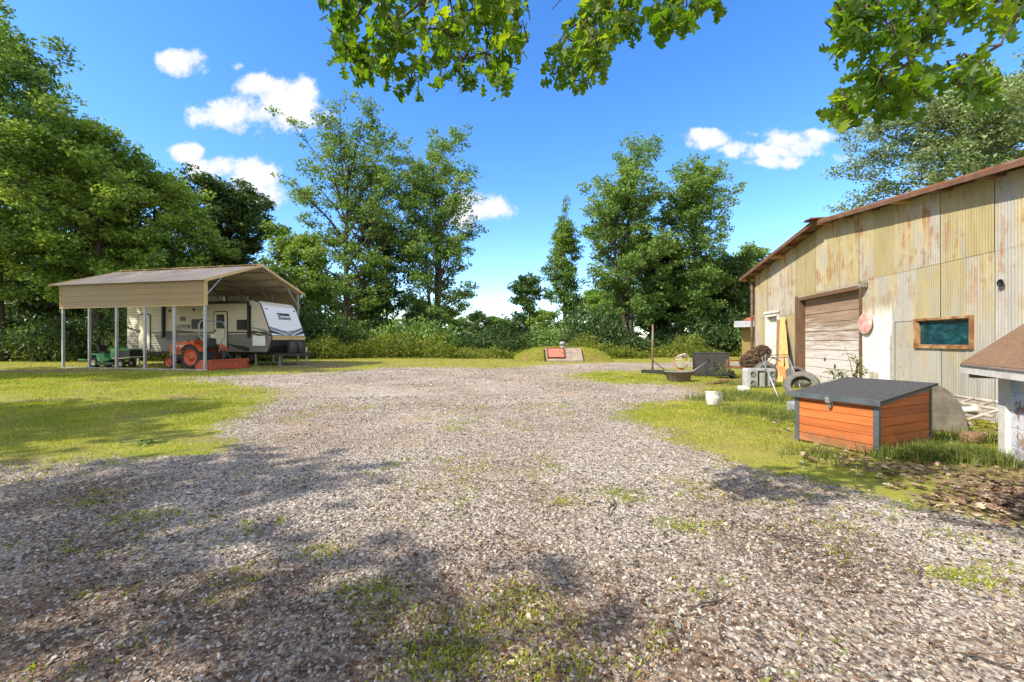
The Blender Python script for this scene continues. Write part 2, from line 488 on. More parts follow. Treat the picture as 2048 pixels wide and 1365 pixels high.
def ground_material():
    g = NT('ground_cover'); co = g.coord('Object')
    gr = g.n('ShaderNodeAttribute', attribute_name='gravel').outputs['Fac']
    dt = g.n('ShaderNodeAttribute', attribute_name='dirt').outputs['Fac']
    n1 = g.noise(co, 2.2, 7, .7); n2 = g.noise(co, .45, 4, .6); n3 = g.noise(co, 14, 5, .7)
    jit = g.math('MULTIPLY', g.math('SUBTRACT', n1, .5), 1.5)
    gmask = g.ramp(g.math('ADD', gr, jit), [(.38, 0), (.62, 1)])
    dmask = g.ramp(g.math('ADD', dt, g.math('MULTIPLY', g.math('SUBTRACT', n1, .55), 2.2)), [(.35, 0), (.75, 1)])
    # gravel: crushed stone of two sizes over brown fines
    v1 = g.n('ShaderNodeTexVoronoi', {'Vector': co, 'Scale': 34.0, 'Randomness': 1.0})
    v2 = g.n('ShaderNodeTexVoronoi', {'Vector': co, 'Scale': 70.0, 'Randomness': 1.0})
    s1 = g.ramp(g.sep(v1.outputs['Color'])[0], [(0, (.06, .053, .046)), (.3, (.22, .20, .175)), (.55, (.36, .33, .29)), (.8, (.45, .40, .33)), (1, (.60, .56, .50))])
    s2 = g.ramp(g.sep(v2.outputs['Color'])[1], [(0, (.08, .055, .04)), (.5, (.27, .22, .18)), (1, (.46, .42, .38))])
    st = g.mix(g.ramp(v1.outputs['Distance'], [(.35, 0), (.6, 1)]), s1, s2)
    br = g.ramp(g.math('ADD', g.math('MULTIPLY', n2, .6), g.math('MULTIPLY', n1, .4)), [(.46, 0), (.62, 1)])
    fines = g.ramp(n3, [(.3, (.075, .048, .031)), (.7, (.25, .175, .115))])
    lt = g.n('ShaderNodeAttribute', attribute_name='litter').outputs['Fac']
    st = g.mix(g.math('MULTIPLY', br, .75), st, fines)
    st = g.mix(g.math('MULTIPLY', lt, .6), st, g.ramp(n3, [(.3, (.042, .025, .016)), (.7, (.15, .088, .052))]))
    grit = g.ramp(g.noise(co, 9, 6, .8), [(.36, .72), (.64, 1.5)])
    st = g.mix(1, st, grit, 'MULTIPLY')
    # turf and thatch
    gc = g.ramp(g.math('ADD', g.math('MULTIPLY', n3, .5), g.math('MULTIPLY', n1, .5)), [(.25, (.065, .09, .010)), (.5, (.20, .22, .018)), (.75, (.37, .33, .07))])
    gy = g.ramp(n2, [(.4, 0), (.65, .55)])
    gc = g.mix(gy, gc, (.32, .24, .10))
    dc = g.ramp(n3, [(.25, (.085, .055, .033)), (.75, (.30, .22, .145))])
    col = g.mix(g.math('MULTIPLY', dmask, .7), gc, dc)
    pt = g.ramp(g.noise(co, .8, 6, .7, .8), [(.47, 0), (.66, .85)])
    col = g.mix(g.math('MULTIPLY', pt, g.math('SUBTRACT', 1.0, gmask)), col, dc)
    big = g.ramp(g.noise(co, .28, 5, .65, .5), [(.3, .80), (.7, 1.22)])
    tan = g.mix(g.ramp(g.noise(co, .55, 6, .7, 1.0), [(.52, 0), (.66, .55)]), st, (.33, .235, .145))
    st2 = g.mix(1, tan, big, 'MULTIPLY')
    col = g.mix(gmask, col, st2)
    hb = g.math('ADD', g.math('MULTIPLY', g.math('MULTIPLY', g.math('SUBTRACT', 1.0, v1.outputs['Distance']), gmask), .6), g.math('MULTIPLY', n3, .9))
    return g.bsdf(col, .92, 0, g.bump(hb, .9, .03), .2)


M['ground'] = ground_material()
def ground_part(name, sel):
    f = GF[sel]; used, inv = np.unique(f, return_inverse=True)
    me = np_mesh(name, GV[used], inv.reshape(f.shape), True)
    for nm, arr in (('gravel', gm), ('dirt', dm), ('litter', lm)):
        a = me.attributes.new(nm, 'FLOAT', 'POINT'); a.data.foreach_set('value', arr[used].astype(np.float32))
    return tag(link(name, me, M['ground']), kind='structure')
ground_part('ground', ~isg)
ground_part('gravel_drive', isg)


def mask_at(P, arr):
    """sample a ground mask at points (nearest grid vertex)"""
    i = np.clip(np.searchsorted(X, P[:, 0]), 1, na - 1); j = np.clip(np.searchsorted(Y, P[:, 1]), 1, nb - 1)
    i -= (np.abs(X[i - 1] - P[:, 0]) < np.abs(X[i] - P[:, 0])); j -= (np.abs(Y[j - 1] - P[:, 1]) < np.abs(Y[j] - P[:, 1]))
    return arr[i * nb + j]


def scatter(n, y0, y1, power=1.0, wide=1.28):
    """points seen from the drive, uniform in ground area between two distances"""
    r = rng.random(n * 2)
    y = np.sqrt(r[:n] * (y1 ** 2 - y0 ** 2) + y0 ** 2)
    x = (rng.random(n) * 2 - 1) * (wide * y + .4)
    return np.stack([x, y], 1)


def rand_rot(n, tilt=1.0):
    """n random 3x3 rotations; tilt < 1 keeps z near up"""
    a = rng.random(n) * 2 * PI
    t = rng.normal(0, tilt, n); b = rng.random(n) * 2 * PI
    ca, sa = np.cos(a), np.sin(a); Z = np.zeros(n); O = np.ones(n)
    Rz = np.stack([np.stack([ca, -sa, Z], 1), np.stack([sa, ca, Z], 1), np.stack([Z, Z, O], 1)], 1)
    kx, ky = np.cos(b), np.sin(b); c, s = np.cos(t), np.sin(t); C = 1 - c
    R = np.stack([np.stack([c + kx * kx * C, kx * ky * C, ky * s], 1), np.stack([kx * ky * C, c + ky * ky * C, -kx * s], 1), np.stack([-ky * s, kx * s, c], 1)], 1)
    return R @ Rz


# loose crushed stone lying on the drive
def rock_templates(k):
    out = []
    for s in range(k):
        r = np.random.default_rng(100 + s); p = r.normal(size=(10, 3)); p /= np.linalg.norm(p, axis=1)[:, None]; p *= r.uniform(.80, 1.08, (10, 1))
        bm = bmesh.new()
        for q in p: bm.verts.new(q)
        h = bmesh.ops.convex_hull(bm, input=bm.verts[:])
        bmesh.ops.triangulate(bm, faces=bm.faces[:]); bm.verts.index_update()
        out.append((np.array([v.co[:] for v in bm.verts]), np.array([[v.index for v in f.verts] for f in bm.faces]))); bm.free()
    return out


def stones():
    P = np.concatenate([scatter(46000, 1.3, 3.2), scatter(80000, 3.2, 6), scatter(56000, 6, 10), scatter(46000, 10, 22)])
    g_ = mask_at(P, gm); P = P[rng.random(len(P)) < np.clip(g_ * 1.3 - .15, 0.01, 1)]
    br = mask_at(P, lm); P = P[rng.random(len(P)) > br * .28]
    Vs, Fs = [], []; off = 0; T = rock_templates(8); pick = rng.integers(0, 8, len(P))
    for t in range(8):
        Q = P[pick == t]; n = len(Q); v, f = T[t]
        sz = np.clip(rng.lognormal(math.log(.0062), .45, n), .0035, .019) * np.clip(Q[:, 1] / 5.5, 1, 2.4)
        sc = np.stack([sz * rng.uniform(.9, 1.5, n), sz * rng.uniform(.7, 1.1, n), sz * rng.uniform(.4, .8, n)], 1)
        R = rand_rot(n, .28)
        W = np.einsum('nij,nkj->nki', R, v[None] * sc[:, None])
        W[:, :, :2] += Q[:, None, :]; W[:, :, 2] += (ground_z(Q) + sc[:, 2] * .45)[:, None]
        Vs.append(W.reshape(-1, 3)); Fs.append((f[None] + (np.arange(n) * len(v))[:, None, None] + off).reshape(-1, 3)); off += n * len(v)
    g = NT('crushed_stone'); i = g.island()
    c = g.ramp(i, [(0, (.05, .046, .044)), (.16, (.15, .142, .135)), (.40, (.33, .312, .292)), (.68, (.43, .395, .35)), (.88, (.28, .215, .165)), (1, (.56, .53, .49))])
    c = g.mix(g.noise(g.coord('Object'), 90, 4, .7), g.mix(1, c, (.7, .7, .7), 'MULTIPLY'), g.mix(1, c, (1.2, 1.18, 1.15), 'MULTIPLY'))
    m = g.bsdf(c, .85, 0, None, .3)
    tag(link('gravel_stones', np_mesh('gravel_stones', np.concatenate(Vs), np.concatenate(Fs)), m), 'loose crushed grey and tan stone spread over the drive', 'gravel', kind='stuff')
stones()


def flakes():
    P = np.concatenate([scatter(64000, 1.3, 4), scatter(64000, 4, 9)])
    br = mask_at(P, lm); k = mask_at(P, gm) > .3
    P = P[k & (rng.random(len(P)) < np.clip(br * .62, .16, .6))]
    n = len(P); L = rng.uniform(.007, .028, n); Wd = L * rng.uniform(.15, .5, n)
    q = np.array([[-.5, -.5, 0], [.5, -.35, .12], [.5, .5, -.05], [-.5, .4, .1]])
    v = q[None] * np.stack([L, Wd, L], 1)[:, None]
    W = np.einsum('nij,nkj->nki', rand_rot(n, .35), v); W[:, :, :2] += P[:, None]; W[:, :, 2] += (ground_z(P) + rng.uniform(.006, .02, n))[:, None]
    g = NT('bark_litter'); c = g.ramp(g.island(), [(0, (.035, .02, .013)), (.45, (.10, .052, .029)), (.8, (.18, .105, .06)), (1, (.34, .25, .16))])
    tag(link('bark_litter', np_mesh('bark_litter', W.reshape(-1, 3), np.arange(4 * n).reshape(n, 4)), g.bsdf(c, .9, 0, None, .2)), 'brown bark crumbs and leaf litter between the stones', 'litter', kind='stuff')
flakes()


def blades(name, P, h, wd, mat, label, cat, lean=.5, seg=2, hz=None):
    n = len(P); a = rng.random(n) * 2 * PI; le = np.abs(rng.normal(0, lean, n)); b = a + rng.normal(0, 1.2, n)
    hh = h * rng.uniform(.5, 1.25, n); z0 = ground_z(P) if hz is None else hz
    side = np.stack([-np.sin(a), np.cos(a), np.zeros(n)], 1) * (wd * rng.uniform(.6, 1.3, n))[:, None]
    base = np.column_stack([P, z0 - .004]); d = np.stack([np.cos(b), np.sin(b), np.zeros(n)], 1)
    mid = base + d * (hh * le * .35)[:, None]; mid[:, 2] += hh * .6
    tip = base + d * (hh * le * 1.0)[:, None]; tip[:, 2] += hh * np.clip(1.05 - le * .45, .25, 1)
    V = np.stack([base - side, base + side, mid + side * .75, mid - side * .75, tip + side * .12, tip - side * .12], 1)
    o = np.arange(n)[:, None] * 6
    Fc = np.concatenate([o + np.array([[0, 1, 2, 3]]), o + np.array([[3, 2, 4, 5]])])
    return tag(link(name, np_mesh(name, V.reshape(-1, 3), Fc), mat), label, cat, kind='stuff')


M['lawn'] = leaf_mat('lawn_blades', [(.045, .075, .008), (.105, .145, .010), (.20, .21, .022), (.36, .30, .11)], .4, (1.3, 1.25, .4), .6, .8, gain=1.95)
M['tall_grass'] = leaf_mat('tall_grass_blades', [(.035, .065, .012), (.075, .115, .022), (.14, .17, .04), (.28, .23, .11)], .35, (1.3, 1.3, .5), .5, 1.5, gain=1.25)
def lawn():
    P = np.concatenate([scatter(190000, 4, 9), scatter(150000, 9, 17), scatter(60000, 17, 34)])
    k = 1 - mask_at(P, gm) - .42 * mask_at(P, dm)
    pat = fbm(P, 1.1, 55)
    P = P[rng.random(len(P)) < np.clip(k * 1.2 - .1, .0, 1) * np.clip(.35 + (pat - .3) * 2.2, .2, 1)]
    bx = (P[:, 0] > 6.2) & (P[:, 1] < 17) & (P[:, 0] - 6.42 - .195 * P[:, 1] > -.1)
    P = P[~bx]
    d = np.clip(P[:, 1] / 8, .6, 2.6)
    blades('lawn_grass', P, .042 * np.sqrt(d), .0042 * d, M['lawn'], 'short sunlit yellow green mown grass beside the drive', 'grass', .7)
lawn()


def weeds():
    """seedlings and moss pushing up through the stone"""
    P = scatter(24000, 1.4, 9); f = fbm(P, 1.1, 91); f2 = fbm(P, 5, 97, 2)
    P = P[(mask_at(P, gm) > .4) & (f > .575) & (f2 > .48)]
    spots = np.array([G(x, y) for x, y in [(760, 1195), (780, 1240), (730, 1180), (880, 1290), (930, 1310), (900, 1330), (1090, 1250), (1040, 1190), (1380, 1055), (1355, 1050), (1130, 1005), (1250, 1000), (1240, 985), (1050, 1215), (1145, 1330), (1070, 1345), (330, 1030), (250, 1040), (180, 1010), (640, 1110), (1900, 1150), (1960, 1160), (850, 1330), (960, 1240)]])
    Q = np.repeat(spots, 170, 0); Q = Q + rng.normal(0, 1, Q.shape) * np.array([.10, .07])
    P = np.concatenate([np.repeat(P, 4, 0) + rng.normal(0, .018, (len(P) * 4, 2)), Q])
    blades('gravel_weeds', P, .026, .0048, M['lawn'], 'small bright green weeds sprouting through the gravel', 'weeds', .9)
weeds()


def tall():
    S = [(1480, 790, 50, 260), (1540, 800, 60, 300), (1440, 800, 28, 160), (1590, 840, 36, 120), (1500, 825, 60, 220), (1800, 905, 60, 220), (1900, 912, 60, 260), (1960, 920, 50, 200), (1850, 915, 50, 200), (1770, 916, 24, 110), (1700, 760, 60, 80),
         (1400, 800, 30, 60), (1640, 915, 60, 60), (2010, 925, 40, 80), (1930, 880, 60, 120), (1490, 770, 40, 160)]
    Q = []
    for x, y, wpx, n in S:
        d = G(x, y); s = wpx / F * d[1] * .5
        Q.append(np.array(d) + rng.normal(0, 1, (n * 3, 2)) * np.array([s * 1.25, s * 1.0]))
    Q = np.concatenate(Q)
    Q = Q[~((Q[:, 0] - 6.42 - .195 * Q[:, 1]) > -.05)]
    c, s = .908, .419; lx = (Q[:, 0] - 4.09) * c + (Q[:, 1] - 4.76) * s; ly = -(Q[:, 0] - 4.09) * s + (Q[:, 1] - 4.76) * c
    Q = Q[~((lx > -.02) & (lx < 1.24) & (ly > -.02) & (ly < .95))]
    blades('tall_grass', Q, .165, .0045, M['tall_grass'], 'uncut tall green grass around the junk and storage box', 'grass', .7)
tall()


def oak_leaf_shape():
    h = [(0, 0), (.06, .10), (.19, .15), (.23, .22), (.11, .32), (.16, .38), (.38, .42), (.43, .50), (.34, .57), (.16, .60), (.18, .67), (.32, .74), (.33, .82), (.22, .86), (.14, .93), (0, 1.0)]
    R = [(x, y, abs(x) * .25) for x, y in h]; Lf = [(-x, y, abs(x) * .25) for x, y in h]
    V = np.array(R + Lf[1:-1]); V[:, 1] -= .0
    k = len(h); fr = list(range(k)); fl = [0, k - 1] + [k + i for i in range(k - 3, -1, -1)]
    return V, np.array([fr, fl])


def leaves_mesh(name, pos, R, size):
    v, f = oak_leaf_shape(); n = len(pos)
    W = np.einsum('nij,nkj->nki', R, v[None] * size[:, None, None]) + pos[:, None]
    return np_mesh(name, W.reshape(-1, 3), (f[None] + (np.arange(n) * len(v))[:, None, None]).reshape(-1, f.shape[1]))


def fallen():
    S = [(1970, 985, 140, 36, 380), (1800, 940, 100, 16, 170), (1700, 920, 70, 12, 110), (1570, 835, 40, 24, 120), (2040, 1020, 90, 30, 200), (1640, 905, 40, 8, 50), (1930, 862, 60, 26, 160)]
    Q = []
    for x, y, sx, sy, n in S:
        px = rng.normal(x, sx * .55, n); py = np.clip(rng.normal(y, sy * .7, n), 790, 1100)
        Q += [G(a, b) for a, b in zip(px, py)]
    Q += [G(130, 868), (-4.0, 6.3), (-2.6, 4.4), (.7, 3.4)]
    Q = np.array(Q); n = len(Q)
    c, s = .908, .419; lx = (Q[:, 0] - 4.09) * c + (Q[:, 1] - 4.76) * s; ly = -(Q[:, 0] - 4.09) * s + (Q[:, 1] - 4.76) * c
    Q = Q[~((lx > -.06) & (lx < 1.26) & (ly > -.06) & (ly < .97))]; n = len(Q)
    pos = np.column_stack([Q, ground_z(Q) + rng.uniform(.012, .04, n)])
    g = NT('dead_leaf'); c = g.ramp(g.island(), [(0, (.06, .036, .024)), (.5, (.17, .105, .065)), (.85, (.30, .21, .135)), (1, (.42, .34, .24))])
    tag(link('fallen_leaves', leaves_mesh('fallen_leaves', pos, rand_rot(n, .33), rng.uniform(.035, .085, n)), g.bsdf(c, .8, 0, None, .3)), 'drift of dry brown fallen oak leaves by the well house', 'leaves', kind='stuff')
fallen()

tw = [(200, 1165, 40, .5), (1225, 1020, 60, 1.2), (1420, 1215, 70, .4), (1008, 1190, 30, 1.5), (1590, 1085, 60, -.4), (1900, 1050, 50, -.7), (380, 1275, 40, .1), (1700, 1190, 40, .3), (1985, 1335, 70, -.6), (520, 1115, 30, 1.0), (1840, 1150, 50, .8), (1080, 1225, 40, -.2)]
twig0 = None
for i, (x, y, L, a) in enumerate(tw):
    if twig0 is None:
        mb = MB()
        mb.tube([(-.16, 0, .012), (-.05, .012, .02), (.06, -.006, .014), (.17, .02, .012)], [.004, .006, .005, .002], 6)
        mb.tube([(.03, 0, .016), (.08, .045, .022), (.12, .06, .015)], [.004, .003, .0015], 5)
        t = twig0 = mb.build('twig', M['twig'])
    else:
        t = twig0.copy(); COL.objects.link(t)
    p = G(x, y); t.location = (p[0], p[1], .008); t.rotation_euler = (0, 0, a); k = L / F * p[1] / .3 * 1.5; t.scale = (k, k, min(k, 1.3))
    tag(t, 'thin dry brown twig dropped on the gravel', 'twig', 'twigs dropped on the gravel')
# ====================================================================== barn
BW = Vector((-.191, -.9816, 0)); BP = (9.75, 17.1)
def s_of(px, off=0.0):
    k = (px - 1024) / F
    Zd = (6.42 - off) / (k - .195)
    return (17.1 - Zd) / .9816, Zd
def zb(px, py, off=0.0): return zat(py, s_of(px, off)[1])

barn = thing('barn', BP, math.atan2(BW.y, BW.x), 'weathered yellow and grey corrugated metal barn with a rusty low gable roof', 'barn')
BL = 11.7; AP = 5.45
def roof_z(s): return 4.58 - .122 * abs(s - AP)
gd = (3.72, 7.0, 0, 2.66)      # garage opening
sd = (1.15, 2.3, 0, 2.30)      # small door
wi = (8.77, 10.05, 1.20, 1.71) # window
def corrugated(name, L, top, holes, seams, sheets, lap=.012, pitch=.054, amp=.0045):
    mb = MB(); ph = [(0, .5), (.2, 1), (.5, .5), (.7, 0), (.999, .5)]
    rr = random.Random(4)
    tiers = seams
    xs = [0.0]
    while xs[-1] < L: xs.append(xs[-1] + rr.choice(sheets))
    xs[-1] = L
    for si in range(len(xs) - 1):
        a, b = xs[si], xs[si + 1]
        cut = tiers(.5 * (a + b))
        zs = [0.0] + cut + [None]
        for k in range(len(zs) - 1):
            off = lap * (k + 1) * .6 + rr.uniform(0, .006) + (.004 if si % 2 else 0)
            lo = zs[k] - (.03 if k else 0)
            n = max(2, int(round((b - a) / (pitch / 4))))
            pts = [a + .004 + (b - a - .008) * i / n for i in range(n + 1)]
            # runs of columns that share the same free interval
            def ivals(s):
                hi = zs[k + 1] if zs[k + 1] is not None else top(s) - .02
                iv = [(lo + rr.uniform(0, .0), hi)]
                for h in holes:
                    if h[0] < s < h[1]:
                        out = []
                        for p, q in iv:
                            if h[2] > p: out.append((p, min(q, h[2])))
                            if h[3] < q: out.append((max(p, h[3]), q))
                        iv = [(p, q) for p, q in out if q - p > .02]
                return iv
            vmap = {}; vs = []; fs = []
            def vid(x, z):
                key = (round(x, 4), round(z, 3))
                if key not in vmap:
                    vmap[key] = len(vs); vs.append((x, -off - amp * math.cos(2 * PI * x / pitch), z))
                return vmap[key]
            for i in range(n):
                x0, x1 = pts[i], pts[i + 1]
                for (p, q), (p2, q2) in zip(ivals(.5 * (x0 + x1)), ivals(.5 * (x0 + x1))):
                    t0 = q if zs[k + 1] is not None or q < top(x0) - .05 else top(x0) - .02
                    t1 = q if zs[k + 1] is not None or q < top(x1) - .05 else top(x1) - .02
                    m0, m1 = (p + t0) / 2, (p + t1) / 2
                    fs.append((vid(x0, p), vid(x1, p), vid(x1, t1), vid(x0, t0)))
            mb.add(vs, fs, True)
    return mb
def barn_metal():
    g = NT('weathered_corrugated_metal'); co = g.coord('Object'); x, y, z = g.sep(co)
    isl = g.island()
    stx = g.coord('Object', (2.2, 1, .55)); st2 = g.coord('Object', (9, 1, .7))
    big = g.noise(co, .9, 5, .65); strk = g.noise(st2, 1.0, 6, .7); med = g.noise(stx, 1.6, 7, .7)
    yel = g.ramp(g.noise(stx, 2.5, 5), [(.3, (.56, .45, .20)), (.7, (.68, .60, .35))])
    gry = g.ramp(strk, [(.3, (.40, .39, .36)), (.7, (.62, .60, .55))])
    hi = g.math('MULTIPLY', g.math('SUBTRACT', z, 2.4), .09)
    f = g.math('ADD', g.math('ADD', g.math('MULTIPLY', med, 1.35), g.math('MULTIPLY', isl, .38)), g.math('SUBTRACT', -.37, hi))
    col = g.mix(g.ramp(f, [(.36, 0), (.66, 1)]), yel, gry)
    col = g.mix(1, col, g.ramp(isl, [(0, .53), (1, .76)]), 'MULTIPLY')
    # bare blue-grey zinc and dark stains
    col = g.mix(g.ramp(g.noise(stx, 3.2, 8, .75), [(.58, 0), (.70, .65)]), col, (.27, .30, .36))
    # white paint brushed round the wall right of the big door
    edge = g.math('MULTIPLY', g.math('SUBTRACT', g.noise(st2, .8, 5, .7), .5), .9)
    wx = g.math('MULTIPLY', g.ramp(g.math('ADD', x, g.math('MULTIPLY', edge, .35)), [(0, 1), (1, 1)]), 1.0)
    inx = g.math('MULTIPLY', g.math('GREATER_THAN', x, 6.9), g.math('LESS_THAN', g.math('ADD', x, edge), 8.05))
    inz = g.ramp(g.math('ADD', g.math('MULTIPLY', z, .4), g.math('MULTIPLY', edge, .4)), [(.70, 1), (.84, 0)])
    wm = g.math('MULTIPLY', inx, inz)
    col = g.mix(g.math('MULTIPLY', wm, .9), col, (.74, .73, .71))
    stain = g.ramp(g.noise(g.coord('Object', (3, 1, 2)), 2.6, 6, .75), [(.565, 0), (.64, 1)])
    sz = g.math('MULTIPLY', g.math('MULTIPLY', stain, g.math('LESS_THAN', z, 1.25)), g.math('MULTIPLY', g.math('GREATER_THAN', x, 6.9), g.math('LESS_THAN', x, 8.7)))
    col = g.mix(g.math('MULTIPLY', sz, .75), col, (.12, .14, .17))
    # rust runs, only on some sheets
    sel = g.ramp(isl, [(.34, .15), (.44, 1)], 'LINEAR')
    rr_ = g.math('ADD', g.math('MULTIPLY', strk, .62), g.math('MULTIPLY', g.noise(co, 1.7, 6, .7), .52))
    rf = g.math('MULTIPLY', g.ramp(rr_, [(.575, 0), (.67, 1)]), g.math('MULTIPLY', sel, g.ramp(g.math('MULTIPLY', z, .25), [(.42, .35), (.62, 1)])))
    col = g.mix(g.math('MULTIPLY', rf, .88), col, g.ramp(strk, [(.3, (.10, .04, .018)), (.7, (.36, .17, .06))]))
    # nail heads and bullet holes with rust halos
    vo = g.n('ShaderNodeTexVoronoi', {'Vector': g.coord('Object', (1, .01, 1)), 'Scale': 2.6})
    nail = g.ramp(vo.outputs['Distance'], [(.030, 1), (.045, 0)])
    col = g.mix(g.math('MULTIPLY', nail, .85), col, (.08, .04, .025))
    return g.bsdf(col, g.mix(rf, (.55,) * 3, (.9,) * 3), .1, g.bump(g.noise(co, 30, 4), .12, .004), .4)
M['barn_metal'] = barn_metal()
def seams(s):
    if s < 3.7: return [2.2]
    if s < 7.0: return [2.74]
    if 8.1 < s < 10.15: return [1.74, 2.77]
    return [2.77]
wall = corrugated('wall', BL, roof_z, [gd, sd, wi], seams, [.62, .62, .7, .82, .55])
wall.build('wall', M['barn_metal'], barn, fix=False)
mb = MB(); nseg = 40   # dark sheathing behind the sheets
for i in range(nseg):
    xa, xb = BL * i / nseg, BL * (i + 1) / nseg; xm = (xa + xb) / 2; z0 = 0
    blk = [h for h in (gd, sd, wi) if xb > h[0] and xa < h[1]]
    if not blk: mb.box(xa, xb, .012, .02, 0, roof_z(xm) - .06)
    else:
        h = blk[0]
        if h[2] > 0: mb.box(xa, xb, .012, .02, 0, h[2] - .02)
        mb.box(xa, xb, .012, .02, h[3] + .02, roof_z(xm) - .06)
mb.build('sheathing', simple('tarred_sheathing', (.05, .045, .04), .9), barn)
mb = MB()   # the other three walls and the framing behind
mb.box(0, .04, .02, 12, 0, 3.85); mb.box(BL - .04, BL, .02, 12, 0, 3.75)
mb.prism([(0, 0), (BL, 0), (BL, 3.78), (AP, 4.5), (0, 3.86)], lambda a, b, t: (a, t, b), 11.96, 12.0)
mb.build('side_wall', simple('barn_back_wall', (.33, .33, .31), .7, .1, .2, 2, .1), barn)
mb = MB()   # dark interior lining so openings read as rooms
mb.box(.05, BL - .05, 3.0, 3.05, 0, 3.6)
mb.build('inner_partition', M['old_lumber'], barn)
# roof
def roof_pt(x0, x1, y0, y1, zoff0, zoff1, mb, mi=0):
    p = [(x0, roof_z(x0) + zoff0), (x1, roof_z(x1) + zoff0), (x1, roof_z(x1) + zoff1), (x0, roof_z(x0) + zoff1)]
    mb.prism(p, lambda a, b, t: (a, t, b), y0, y1, mi)
M['rust_roof'] = rust_paint('rusty_roof_sheet', (.22, .16, .13), .75, 3, .6)
mb = MB()
roof_pt(-.62, AP, -.42, 12.3, .015, .04, mb); roof_pt(AP, BL + .5, -.34, 12.3, .005, .03, mb)
mb.build('roof', M['rust_roof'], barn)
mb = MB()
n = 90
for (x0, x1, y0) in ((-.62, AP, -.42), (AP, BL + .5, -.34)):   # ribs of the roof sheets, running down the slope
    for i in range(40):
        y = y0 + .05 + i * .31
        if y > 12.2: break
        mb.bar((x0, y, roof_z(x0) + .045), (x1, y, roof_z(x1) + .045), .05, .025)
mb.build('roof_ribs', M['rust_roof'], barn)
mb = MB()
mb.bar((AP, -.52, 4.58 + .075), (AP, 12.3, 4.58 + .075), .42, .03); mb.bar((AP - .1, -.52, 4.665), (AP - .1, 12.3, 4.665), .1, .05)
mb.build('ridge_cap', simple('dark_red_ridge', (.13, .05, .035), .7, .1, .4, 5, .2), barn)
mb = MB()
mb.bar((-.60, -.40, roof_z(-.6) - .02), (AP, -.40, 4.555), .03, .08); mb.bar((AP, -.325, 4.55), (BL + .5, -.325, roof_z(BL + .5) - .025), .03, .075)
mb.build('barge_board', simple('brown_fascia', (.13, .065, .04), .8, 0, .4, 5, .3), barn)
for i in range(13):
    s = -.45 + i * 1.0
    mb = MB(); y0 = -.385 if s < AP else -.31
    sl = -.122 if s > AP else .122
    Mx = Matrix.Translation((s, 0, roof_z(s) - .035)) @ Matrix.Rotation(-math.atan(sl), 4, 'Y')
    mb.box(-.11, .11, y0 + .005, .3, -.035, .035, M=Mx)
    mb.build('roof_purlin', M['old_lumber'] if i % 3 else M['lumber'], barn)
# garage door
mb = MB()
for x in (gd[0], gd[1] - .10):
    mb.box(x + .0, x + .10, -.03, .20, 0, gd[3] - .0)
mb.box(gd[0] + .10, gd[1] - .10, -.03, .20, gd[3] - .10, gd[3])
mb.box(gd[0] - .13, gd[0] - .004, -.055, .05, 0, gd[3] + .04)
frame = mb.build('door_frame', M['timber_brown'], barn)
def door_mat():
    g = NT('peeling_door_paint'); co = g.coord('Object', (.5, 1, 7)); n = g.noise(co, 2.2, 8, .75); z = g.sep(g.coord('Object'))[2]
    bare = g.ramp(g.noise(co, 1.2, 6), [(.3, (.17, .11, .075)), (.7, (.33, .24, .175))])
    wp = g.mix(g.noise(co, 5, 5), (.42, .39, .37), (.60, .58, .57))
    f = g.math('SUBTRACT', g.math('ADD', n, .24), g.math('MULTIPLY', z, .23))
    return g.bsdf(g.mix(g.ramp(f, [(.30, 0), (.52, 1)]), bare, wp), .75, 0, g.bump(n, .3, .01), .3)
M['door_wood'] = door_mat()
door = MB(); hs_ = .262
for i in range(10):
    z0 = i * hs_ + .01
    door.box(gd[0] + .105, gd[1] - .105, .14, .17, z0, z0 + hs_ - .014, b=.005)
    door.box(gd[0] + .105, gd[1] - .105, .16, .172, z0 - .004, z0 + hs_)
gdoor = door.build('garage_door', M['door_wood'], barn)
mb = MB(); mb.box(4.975, 5.025, .115, .14, .755, .805)
for k in range(5):
    a = k * 2 * PI / 5; mb.bar((5.0, .13, .78), (5.0 + .06 * math.cos(a), .13, .78 + .06 * math.sin(a)), .018, .012)
mb.build('handle', M['rust'], gdoor)
# small white door
mb = MB()
mb.box(sd[0], sd[0] + .11, -.05, .20, 0, sd[3]); mb.box(sd[1] - .11, sd[1], -.05, .20, 0, sd[3]); mb.box(sd[0] + .11, sd[1] - .11, -.05, .20, sd[3] - .11, sd[3] + .0)
mb.box(sd[0] - .05, sd[1] + .09, -.085, -.052, sd[3], sd[3] + .09)
mb.build('door_frame', M['white_wood'], barn)
mb = MB(); mb.box(sd[0] + .115, sd[1] - .115, .12, .16, .02, sd[3] - .115)
for (x0, x1, z0, z1) in ((.12, .38, .2, .95), (.52, .78, .2, .95), (.12, .38, 1.1, 1.95), (.52, .78, 1.1, 1.95)):
    mb.box(sd[0] + .115 + x0, sd[0] + .115 + x1, .108, .122, z0, z1, b=.01)
d2 = mb.build('door', M['white_wood'], barn)
mb = MB(); mb.lathe([(0, 0), (.03, .005), (.03, .03), (.015, .05), (.015, .07)], Matrix.Translation((sd[0] + .20, .05, 1.0)) @ Matrix.Rotation(-PI / 2, 4, 'X'), 12)
mb.build('handle', M['galv'], d2)
